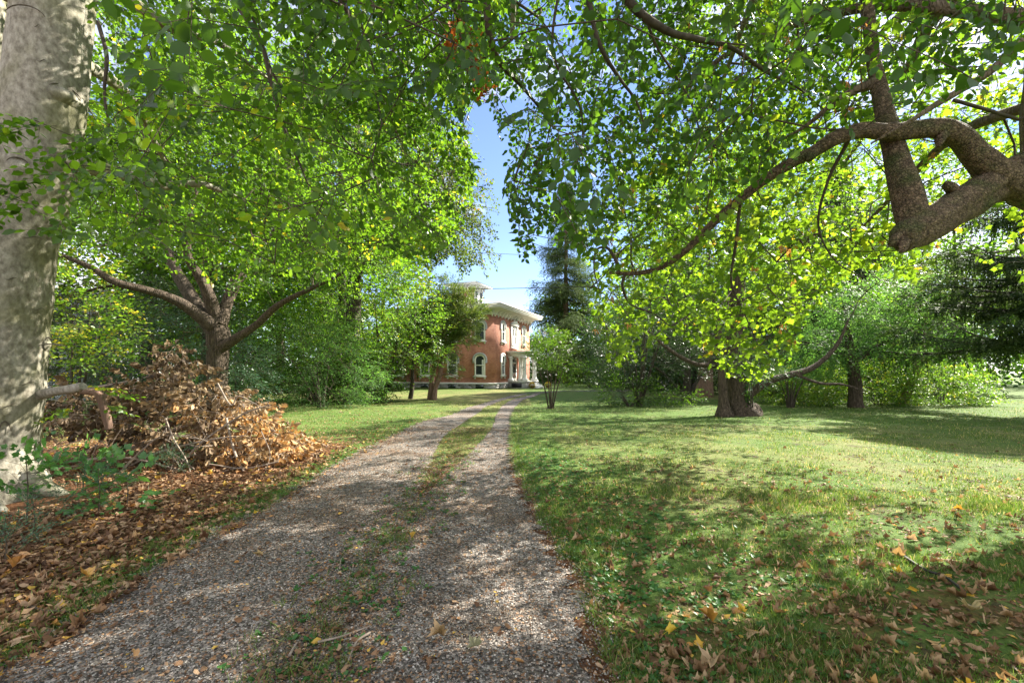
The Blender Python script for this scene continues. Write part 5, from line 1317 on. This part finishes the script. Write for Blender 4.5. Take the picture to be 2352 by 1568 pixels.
mb = MB(); mb.box(0, LX, 0, LY, .58, 7.2); part(mb, 'wall', M['brick'])
mb = MB(); mb.box(-.08, LX + .08, -.08, LY + .08, -.3, .46)
for i in range(2):
    for x0 in np.arange(0, LX, 1.2): mb.box(x0 - .07 + .3 * i, min(x0 + 1.1 + .3 * i, LX + .1), -.11, -.05, .03 + .22 * i, .22 + .22 * i)
    for y0 in np.arange(0, LY, 1.2): mb.box(-.11, -.05, y0 - .07 + .3 * i, min(y0 + 1.1 + .3 * i, LY + .1), .03 + .22 * i, .22 + .22 * i)
fnd = part(mb, 'foundation', M['stone'])
mb = MB(); mb.box(-.15, LX + .15, -.15, LY + .15, .46, .60); part(mb, 'water_table', M['white'], fnd)
for yy in (1.45, 4.5, 7.7, 10.9):
    mb = MB(); mb.box(-.135, -.06, yy - .42, yy + .42, .04, .42); w_ = part(mb, 'basement_window', M['glass'], fnd)
# frieze, eaves, brackets
mb = MB(); mb.box(-.06, LX + .06, -.06, LY + .06, 7.1, 7.62); part(mb, 'frieze', M['white'])
oh = 1.1
mb = MB(); mb.box(-oh, LX + oh, -oh, LY + oh, 7.62, 7.74); mb.box(-oh - .05, LX + oh + .05, -oh - .05, LY + oh + .05, 7.74, 7.92); mb.box(-oh - .12, LX + oh + .12, -oh - .12, LY + oh + .12, 7.92, 8.02)
part(mb, 'eaves', M['cream'])
br = None
def bracket_mesh():
    mb = MB(); pts = [(0, 0), (-.95, 0), (-.95, -.10), (-.55, -.16), (-.30, -.32), (-.16, -.52), (-.06, -.70), (0, -.72)]
    V = [(s_, y_, z_) for s_ in (-.06, .06) for y_, z_ in pts]; k = len(pts)
    mb.add(V, [(i, (i + 1) % k, k + (i + 1) % k, k + i) for i in range(k)])
    c = A(V)
    for o_ in (0, k): mb.add(np.vstack([c[o_:o_ + k], [c[o_][0], -.25, -.1]]), [(i, (i + 1) % k, k) for i in range(k)])
    return mb
br = bracket_mesh().build('bracket', M['cream'], house)
first = True
for k in range(13):
    o = br if first else br.copy()
    if not first: COL.objects.link(o); o.parent = house
    first = False; o.location = (.1 + k * (LX - .2) / 12, -.06, 7.62)
for k in range(14):
    o = br.copy(); COL.objects.link(o); o.parent = house; o.location = (-.06, .1 + k * .98, 7.62); o.rotation_euler = (0, 0, -math.pi / 2)
mb = MB(); cxr, cyr = LX / 2, LY / 2
V = [(-oh, -oh, 8.02), (LX + oh, -oh, 8.02), (LX + oh, LY + oh, 8.02), (-oh, LY + oh, 8.02), (cxr - 1.2, cyr - 2.4, 8.7), (cxr + 1.2, cyr - 2.4, 8.7), (cxr + 1.2, cyr + 2.4, 8.7), (cxr - 1.2, cyr + 2.4, 8.7)]
mb.add(V, [(0, 1, 5, 4), (1, 2, 6, 5), (2, 3, 7, 6), (3, 0, 4, 7), (4, 5, 6, 7)]); roof = part(mb, 'roof', M['roof'])
# cupola (belvedere)
cx_, cy_ = 4.8, 5.3
mb = MB(); mb.box(cx_ - 1.2, cx_ + 1.2, cy_ - 1.2, cy_ + 1.2, 8.2, 10.75); cup = part(mb, 'cupola', M['brick'])
mb = MB()
for s_ in (-1, 1):
    mb.box(cx_ + s_ * .55 - .42, cx_ + s_ * .55 + .42, cy_ - 1.26, cy_ - 1.2, 8.5, 10.45)
mb.box(cx_ - .98, cx_ + 1.1, cy_ - 1.235, cy_ - 1.2, 8.3, 10.6)
cf = part(mb, 'cupola_window', M['white'], cup)
mb = MB()
for s_ in (-1, 1):
    for z0, z1 in ((8.9, 9.55), (9.6, 10.25)):
        mb.box(cx_ + s_ * .55 - .26, cx_ + s_ * .55 + .26, cy_ - 1.28, cy_ - 1.262, z0, z1)
part(mb, 'cupola_glass', M['glass'], cup)
mb = MB(); mb.box(cx_ - 1.3, cx_ + 1.3, cy_ - 1.3, cy_ + 1.3, 10.6, 10.85); mb.box(cx_ - 2, cx_ + 2, cy_ - 2, cy_ + 2, 10.85, 11.02)
for t_ in np.linspace(-1.1, 1.1, 5):
    mb.box(cx_ + t_ - .05, cx_ + t_ + .05, cy_ - 1.85, cy_ - 1.3, 10.66, 10.85); mb.box(cx_ + t_ - .04, cx_ + t_ + .04, cy_ - 1.45, cy_ - 1.3, 10.35, 10.62)
    mb.box(cx_ - 1.85, cx_ - 1.3, cy_ + t_ - .05, cy_ + t_ + .05, 10.66, 10.85)
part(mb, 'cupola_eaves', M['white'], cup)
mb = MB(); V = [(cx_ - 2.05, cy_ - 2.05, 11.02), (cx_ + 2.05, cy_ - 2.05, 11.02), (cx_ + 2.05, cy_ + 2.05, 11.02), (cx_ - 2.05, cy_ + 2.05, 11.02), (cx_, cy_, 11.4)]
mb.add(V, [(0, 1, 4), (1, 2, 4), (2, 3, 4), (3, 0, 4)]); part(mb, 'cupola_roof', M['roof'], cup)
mb = MB(); mb.segs([(cx_ - 1.2, cy_ + .5, 11.2)], [(cx_ - 1.2, cy_ + .5, 13.1)], .03, .02, 6); part(mb, 'aerial', M['dark_iron'], cup)
mb = MB(); mb.box(7.3, 8.3, 6.2, 6.9, 8.1, 9.9, mat=0); ch = part(mb, 'chimney', M['brick'])
mb = MB(); mb.box(7.22, 8.38, 6.12, 6.98, 9.9, 10.02)
for q in (7.45, 7.8, 8.15): mb.segs([(q, 6.55, 10.02)], [(q, 6.55, 10.3)], .11, .1, 8)
part(mb, 'chimney_cap', M['dark_iron'], ch)


def face_map(side):
    if side == 'f': return lambda a, o, z: (a, -o, z)
    return lambda a, o, z: (-o, a, z)


def arch(w, z0, z1, n=10):
    """outline of a round-headed opening, from bottom left anticlockwise"""
    r = w / 2; zc = z1 - r * .8; t = np.linspace(0, math.pi, n)
    return [(-w / 2, z0), (w / 2, z0)] + [(r * math.cos(a), zc + (z1 - zc) * math.sin(a)) for a in t]


def extr(mb, outer, inner, o0, o1, fm, c):
    """ring between two outlines, extruded from o0 to o1"""
    k = len(outer)
    V = [fm(c + a, o, z) for o, ol in ((o0, outer), (o1, outer), (o1, inner), (o0, inner)) for a, z in ol]
    Fc = []
    for L_ in range(3):
        Fc += [(L_ * k + i, L_ * k + (i + 1) % k, (L_ + 1) * k + (i + 1) % k, (L_ + 1) * k + i) for i in range(k)]
    mb.add(V, Fc)


def window(side, c, w, z0, z1, curtain=False):
    fm = face_map(side); k = 12
    mb = MB(); O, I = arch(w, z0, z1, k), arch(w - .26, z0 + .14, z1 - .12, k)
    extr(mb, O, I, 0, .10, fm, c)
    zm = z0 + (z1 - z0) * .5

    def bar(a0, a1, zz0, zz1, o0, o1):
        V = [fm(a, o, z) for z in (zz0, zz1) for o in (o0, o1) for a in (a0, a1)]
        mb.add(V, [(0, 2, 3, 1), (4, 5, 7, 6), (0, 1, 5, 4), (1, 3, 7, 5), (3, 2, 6, 7), (2, 0, 4, 6)])
    bar(c - w / 2 + .12, c + w / 2 - .12, zm - .045, zm + .045, .015, .07)
    fr = part(mb, 'window', M['white'])
    mb = MB(); V = [fm(c + a, .012, z) for a, z in I]; V.append(fm(c, .012, (z0 + z1) / 2)); kk = len(I)
    mb.add(V, [(i, (i + 1) % kk, kk) for i in range(kk)]); part(mb, 'pane', M['glass'], fr)
    if curtain:
        mb = MB(); a0, a1 = c - w / 2 + .14, c - w / 2 + .38
        V = [fm(a, .02, z) for a, z in ((a0, z0 + .15), (a1, z0 + .15), (a1, z1 - .5), (a0, z1 - .5))]; mb.add(V, [(0, 1, 2, 3)]); part(mb, 'curtain', M['curtain'], fr)
        mb = MB(); 
    # hood mould over the arch
    mb = MB(); r0, r1 = w / 2 + .02, w / 2 + .2; zc = z1 - (w / 2) * .8; t = np.linspace(0, math.pi, k)
    hI = [(r0, zc - .35)] + [(r0 * math.cos(a), zc + (z1 - zc + .02) * math.sin(a)) for a in t] + [(-r0, zc - .35)]
    hO = [(r1, zc - .35)] + [(r1 * math.cos(a), zc + (z1 - zc + .2) * math.sin(a)) for a in t] + [(-r1, zc - .35)]
    kk = len(hI); V = [fm(c + a, o, z) for o, ol in ((0, hO), (.14, hO), (.14, hI), (0, hI)) for a, z in ol]
    Fc = [(L_ * kk + i, L_ * kk + i + 1, (L_ + 1) * kk + i + 1, (L_ + 1) * kk + i) for L_ in range(3) for i in range(kk - 1)]
    Fc += [(0, kk, 2 * kk, 3 * kk), (kk - 1, 2 * kk - 1, 3 * kk - 1, 4 * kk - 1)]
    mb.add(V, Fc); part(mb, 'hood', M['hood'], fr)
    mb = MB()
    def b2(a0, a1, zz0, zz1, o1):
        V = [fm(a, o, z) for z in (zz0, zz1) for o in (0, o1) for a in (a0, a1)]
        mb.add(V, [(0, 2, 3, 1), (4, 5, 7, 6), (0, 1, 5, 4), (1, 3, 7, 5), (3, 2, 6, 7), (2, 0, 4, 6)])
    b2(c - w / 2 - .12, c + w / 2 + .12, z0 - .12, z0 - .002, .2); b2(c - w / 2 - .02, c - w / 2 + .12, z0 - .3, z0 - .122, .12); b2(c + w / 2 - .12, c + w / 2 + .02, z0 - .3, z0 - .122, .12)
    part(mb, 'sill', M['white'], fr)


for c in (2.05, 7.65):
    window('f', c, .85, 4.62, 6.55); window('f', c, .85, 1.3, 3.3)
for i, c in enumerate((1.45, 4.5, 7.7, 10.9)):
    window('s', c, 1.15, 4.62, 6.5); window('s', c, 1.15, 1.25, 3.3, curtain=(i == 0))
# paired window with pediment over the porch
for c in (4.5, 5.2): window('f', c, .62, 4.45, 6.2)
mb = MB(); mb.box(3.95, 5.75, -.26, -.02, 6.4, 6.6); mb.box(3.98, 4.14, -.16, -.02, 4.2, 6.4); mb.box(5.56, 5.72, -.16, -.02, 4.2, 6.4); mb.box(3.9, 5.8, -.2, -.02, 4.05, 4.2)
V = [(3.85, -.3, 6.6), (5.85, -.3, 6.6), (4.85, -.3, 6.98), (3.85, -.03, 6.6), (5.85, -.03, 6.6), (4.85, -.03, 6.98)]; mb.add(V, [(0, 1, 2)]); mb.add(V, [(0, 2, 5, 3), (2, 1, 4, 5), (1, 0, 3, 4)])
part(mb, 'pediment', M['white'])
# porch
pd = 1.95; px0, px1 = 3.25, 6.45
mb = MB(); mb.box(px0 - .1, px1 + .1, -pd - .1, -.12, -.2, .62); porch = part(mb, 'porch', M['stone'])
mb = MB(); mb.box(px0 - .18, px1 + .18, -pd - .18, -.16, .622, .70); part(mb, 'porch_floor', M['white'], porch)
mb = MB(); mb.box(px0 + .9, px0 + 2.3, -pd - .115, -pd - .09, .08, .5); mb.box(px0 - .115, px0 - .09, -1.6, -.5, .08, .5); part(mb, 'porch_lattice', M['dark_iron'], porch)
mb = MB()
for i in range(3): mb.box(px0 + .5, px1 - .5, -pd - .18 - .32 * (i + 1), -pd - .18 - .32 * i, -.1, .52 - .18 * i)
part(mb, 'step', M['white'], porch)
def column(x, y, r=.17):
    mb = MB(); mb.box(x - r * 1.4, x + r * 1.4, y - r * 1.4, y + r * 1.4, .70, .95); mb.box(x - r * 1.3, x + r * 1.3, y - r * 1.3, y + r * 1.3, 3.0, 3.18)
    zz = np.linspace(.95, 3.0, 9); mb.tube(np.stack([x + 0 * zz, y + 0 * zz, zz], 1), [r * 1.25, r * 1.1, r, r, r, r * .97, r * .94, r * .95, r * 1.2], 8)
    part(mb, 'column', M['white'], porch)
for (x, y, r_) in ((px0 + .15, -pd + .15, .21), (px1 - .15, -pd + .15, .21), (px0 + .15, -.32, .17), (px1 - .15, -.32, .17), (px0 + .15, -1.3, .13)): column(x, y, r_)
mb = MB(); mb.box(px0 - .05, px1 + .05, -pd - .05, -.01, 3.18, 3.55); mb.box(px0 - .35, px1 + .35, -pd - .35, -.01, 3.55, 3.66); mb.box(px0 - .4, px1 + .4, -pd - .4, -.01, 3.66, 3.74)
for t_ in np.linspace(px0, px1, 7): mb.box(t_ - .04, t_ + .04, -pd - .3, -pd - .05, 3.38, 3.55)
part(mb, 'porch_roof', M['white'], porch)
mb = MB(); mb.box(4.2, 5.5, -.10, -.01, .70, 3.1); door = part(mb, 'door', M['white'])
mb = MB(); mb.box(4.42, 4.82, -.125, -.102, 1.0, 2.5); mb.box(4.88, 5.28, -.125, -.102, 1.0, 2.5); mb.box(4.42, 5.28, -.125, -.102, 2.65, 2.95); part(mb, 'door_glass', M['glass'], door)
mb = MB(); mb.box(5.29, 5.33, -.17, -.125, 1.6, 1.75); part(mb, 'handle', M['dark_iron'], door)
# low side wing steps beyond the porch
mb = MB(); mb.box(px1 - .4, px1 + 1.2, -pd - 1.3, -pd - 1.15, 0, .02)
def hw(x, y, z): 
    c, s = math.cos(HR), math.sin(HR); return (HX + x * c - y * s, HY + x * s + y * c, z)
for i, (hx_, hy_, lb) in enumerate(((px0 + .2, -pd - .65, 'yellow flowering pot beside the porch steps, nearest the column'), (px1 - .9, -pd - 1.6, 'larger yellow flowering pot at the foot of the porch steps'))):
    p = A(hw(hx_, hy_, 0)); pot = empty('flower_pot', p, 0, lb, 'flower pot', 'pots of yellow flowers by the porch')
    mb = MB(); mb.tube([(0, 0, 0), (0, 0, .22), (0, 0, .26)], [.13, .19, .21], 14); mb.build('pot', M['terracotta'], pot)
    mb = MB(); m = 260; D = unit(rng.normal(size=(m, 3)) + A([0, 0, .4])); q = D * .26 + A([0, 0, .32]); mb.inst(LEAF[0], LEAF[1], q, frames(D, rng.normal(size=(m, 3))), np.full(m, .08), rng.random(m)); mb.build('flowers', M['mum'], pot)
    mb = MB(); m = 160; D = unit(rng.normal(size=(m, 3)) + A([0, 0, -.1])); q = D * .2 + A([0, 0, .28]); mb.inst(LEAF[0], LEAF[1], q, frames(D, rng.normal(size=(m, 3))), np.full(m, .1), rng.random(m)); mb.build('foliage', M['weed'], pot)

# white house glimpsed past the beech
nb = empty('white_house', (-29, 27, 0), .2, 'white clapboard house barely glimpsed between the beech trunk and shrubs', 'house')
mb = MB(); mb.box(-5, 5, -3, 3, 0, 4.6)
for z in np.arange(.2, 4.5, .16): mb.box(-5.02, 5.02, -3.03, -3.0, z, z + .13)
mb.build('wall', M['siding'], nb)
mb = MB(); mb.add([(-5.4, -3.4, 4.6), (5.4, -3.4, 4.6), (5.4, 3.4, 4.6), (-5.4, 3.4, 4.6), (-5.4, 0, 6.6), (5.4, 0, 6.6)], [(0, 1, 5, 4), (2, 3, 4, 5)]); mb.add([(-5.4, -3.4, 4.6), (-5.4, 3.4, 4.6), (-5.4, 0, 6.6), (5.4, -3.4, 4.6), (5.4, 3.4, 4.6), (5.4, 0, 6.6)], [(0, 1, 2), (3, 4, 5)]); mb.build('roof', M['roof'], nb)
for x in (-3, 0, 3):
    mb = MB(); mb.box(x - .5, x + .5, -3.09, -3.05, 1.2, 2.8); wn = mb.build('window', M['white'], nb)
    mb = MB(); mb.box(x - .4, x + .4, -3.11, -3.092, 1.3, 2.7); mb.build('pane', M['glass'], wn)


# overhead wires
def wire(pts, r, label):
    P = A(pts); t = np.linspace(0, 1, 40)[:, None]
    sag = A([0, 0, -1.]) * 4 * t * (1 - t) * .45
    C_ = P[0] * (1 - t) + P[1] * t + sag
    mb = MB(); mb.tube(C_, r, 6); o = mb.build('utility_wire', M['wire']); tag(o, label, 'wire', 'overhead service wires')
wire([W(560, 670, 30), W(2900, 600, 36)], .022, 'thick black overhead wire crossing just below the cupola roof')
wire([W(700, 555, 34), W(1900, 600, 44)], .014, 'thin overhead wire crossing the open sky above the house')
wire([W(1500, 640, 30), W(2900, 540, 30)], .020, 'overhead wire passing behind the weeping spruce at right')

# ---------------------------------------------------------------- light, sky, camera
w = bpy.data.worlds.new('World'); SC.world = w; w.use_nodes = True
N, L = w.node_tree.nodes, w.node_tree.links; N.clear()
sky = N.new('ShaderNodeTexSky'); sky.sky_type = 'NISHITA'; sky.sun_disc = False
sky.sun_elevation = SUN_EL; sky.sun_rotation = SUN_AZ; sky.altitude = 2500; sky.dust_density = .2; sky.air_density = 1.0; sky.ozone_density = 2.5
bg = N.new('ShaderNodeBackground'); bg.inputs['Strength'].default_value = .088
tc = N.new('ShaderNodeTexCoord'); mp = N.new('ShaderNodeMapping'); mp.inputs['Scale'].default_value = (1, 1, 2.2); mp.inputs['Location'].default_value = (5.3, 2.9, 1.4); L.new(tc.outputs['Generated'], mp.inputs[0])
nz = N.new('ShaderNodeTexNoise'); nz.inputs['Scale'].default_value = 2.6; nz.inputs['Detail'].default_value = 7; L.new(mp.outputs[0], nz.inputs[0])
mr = N.new('ShaderNodeMapRange'); mr.inputs[1].default_value = .50; mr.inputs[2].default_value = .74; sx = N.new('ShaderNodeSeparateXYZ'); L.new(tc.outputs['Generated'], sx.inputs[0])
ab = N.new('ShaderNodeMath'); ab.operation = 'ABSOLUTE'; L.new(sx.outputs[0], ab.inputs[0])
m1_ = N.new('ShaderNodeMath'); m1_.operation = 'MULTIPLY_ADD'; m1_.inputs[1].default_value = .26; L.new(ab.outputs[0], m1_.inputs[0]); L.new(nz.outputs['Fac'], m1_.inputs[2])
m2_ = N.new('ShaderNodeMath'); m2_.operation = 'MULTIPLY_ADD'; m2_.inputs[1].default_value = -.12; L.new(sx.outputs[1], m2_.inputs[0]); L.new(m1_.outputs[0], m2_.inputs[2])
L.new(m2_.outputs[0], mr.inputs[0])
tn = N.new('ShaderNodeMix'); tn.data_type = 'RGBA'; tn.blend_type = 'MULTIPLY'; tn.inputs[0].default_value = 1; tn.inputs[7].default_value = (1.0, .92, .96, 1); L.new(sky.outputs[0], tn.inputs[6])
mx = N.new('ShaderNodeMix'); mx.data_type = 'RGBA'; mx.inputs[7].default_value = (5.8, 5.75, 5.7, 1)
L.new(mr.outputs[0], mx.inputs[0]); L.new(tn.outputs[2], mx.inputs[6]); L.new(mx.outputs[2], bg.inputs[0])
wo = N.new('ShaderNodeOutputWorld'); L.new(bg.outputs[0], wo.inputs[0])
ld = bpy.data.lights.new('sun', 'SUN'); ld.energy = 5; ld.angle = math.radians(.55); ld.color = (1, .94, .82)
lo = bpy.data.objects.new('sun', ld); COL.objects.link(lo)
sd = Vector((math.sin(SUN_AZ) * math.cos(SUN_EL), math.cos(SUN_AZ) * math.cos(SUN_EL), math.sin(SUN_EL)))
lo.rotation_euler = sd.to_track_quat('Z', 'Y').to_euler(); lo.location = (20, 10, 30)

cd = bpy.data.cameras.new('camera'); cam = bpy.data.objects.new('camera', cd); COL.objects.link(cam)
cam.location = (0, 0, CAMZ); cam.rotation_euler = (math.radians(90), 0, 0)
cd.sensor_width = 36; cd.lens = 36 * F / 2352; cd.shift_y = (HZ - 784) / 2352; cd.clip_end = 2000; cd.clip_start = .05
SC.camera = cam
SC.view_settings.view_transform = 'Standard'; SC.view_settings.look = 'None'; SC.view_settings.gamma = 1
SC.view_settings.exposure = 2.08
SC.render.engine = 'CYCLES'
cy = SC.cycles
cy.max_bounces = 8; cy.diffuse_bounces = 4; cy.glossy_bounces = 2; cy.transmission_bounces = 5; cy.transparent_max_bounces = 4
cy.caustics_reflective = False; cy.caustics_refractive = False; cy.use_denoising = True
cy.sample_clamp_indirect = 6
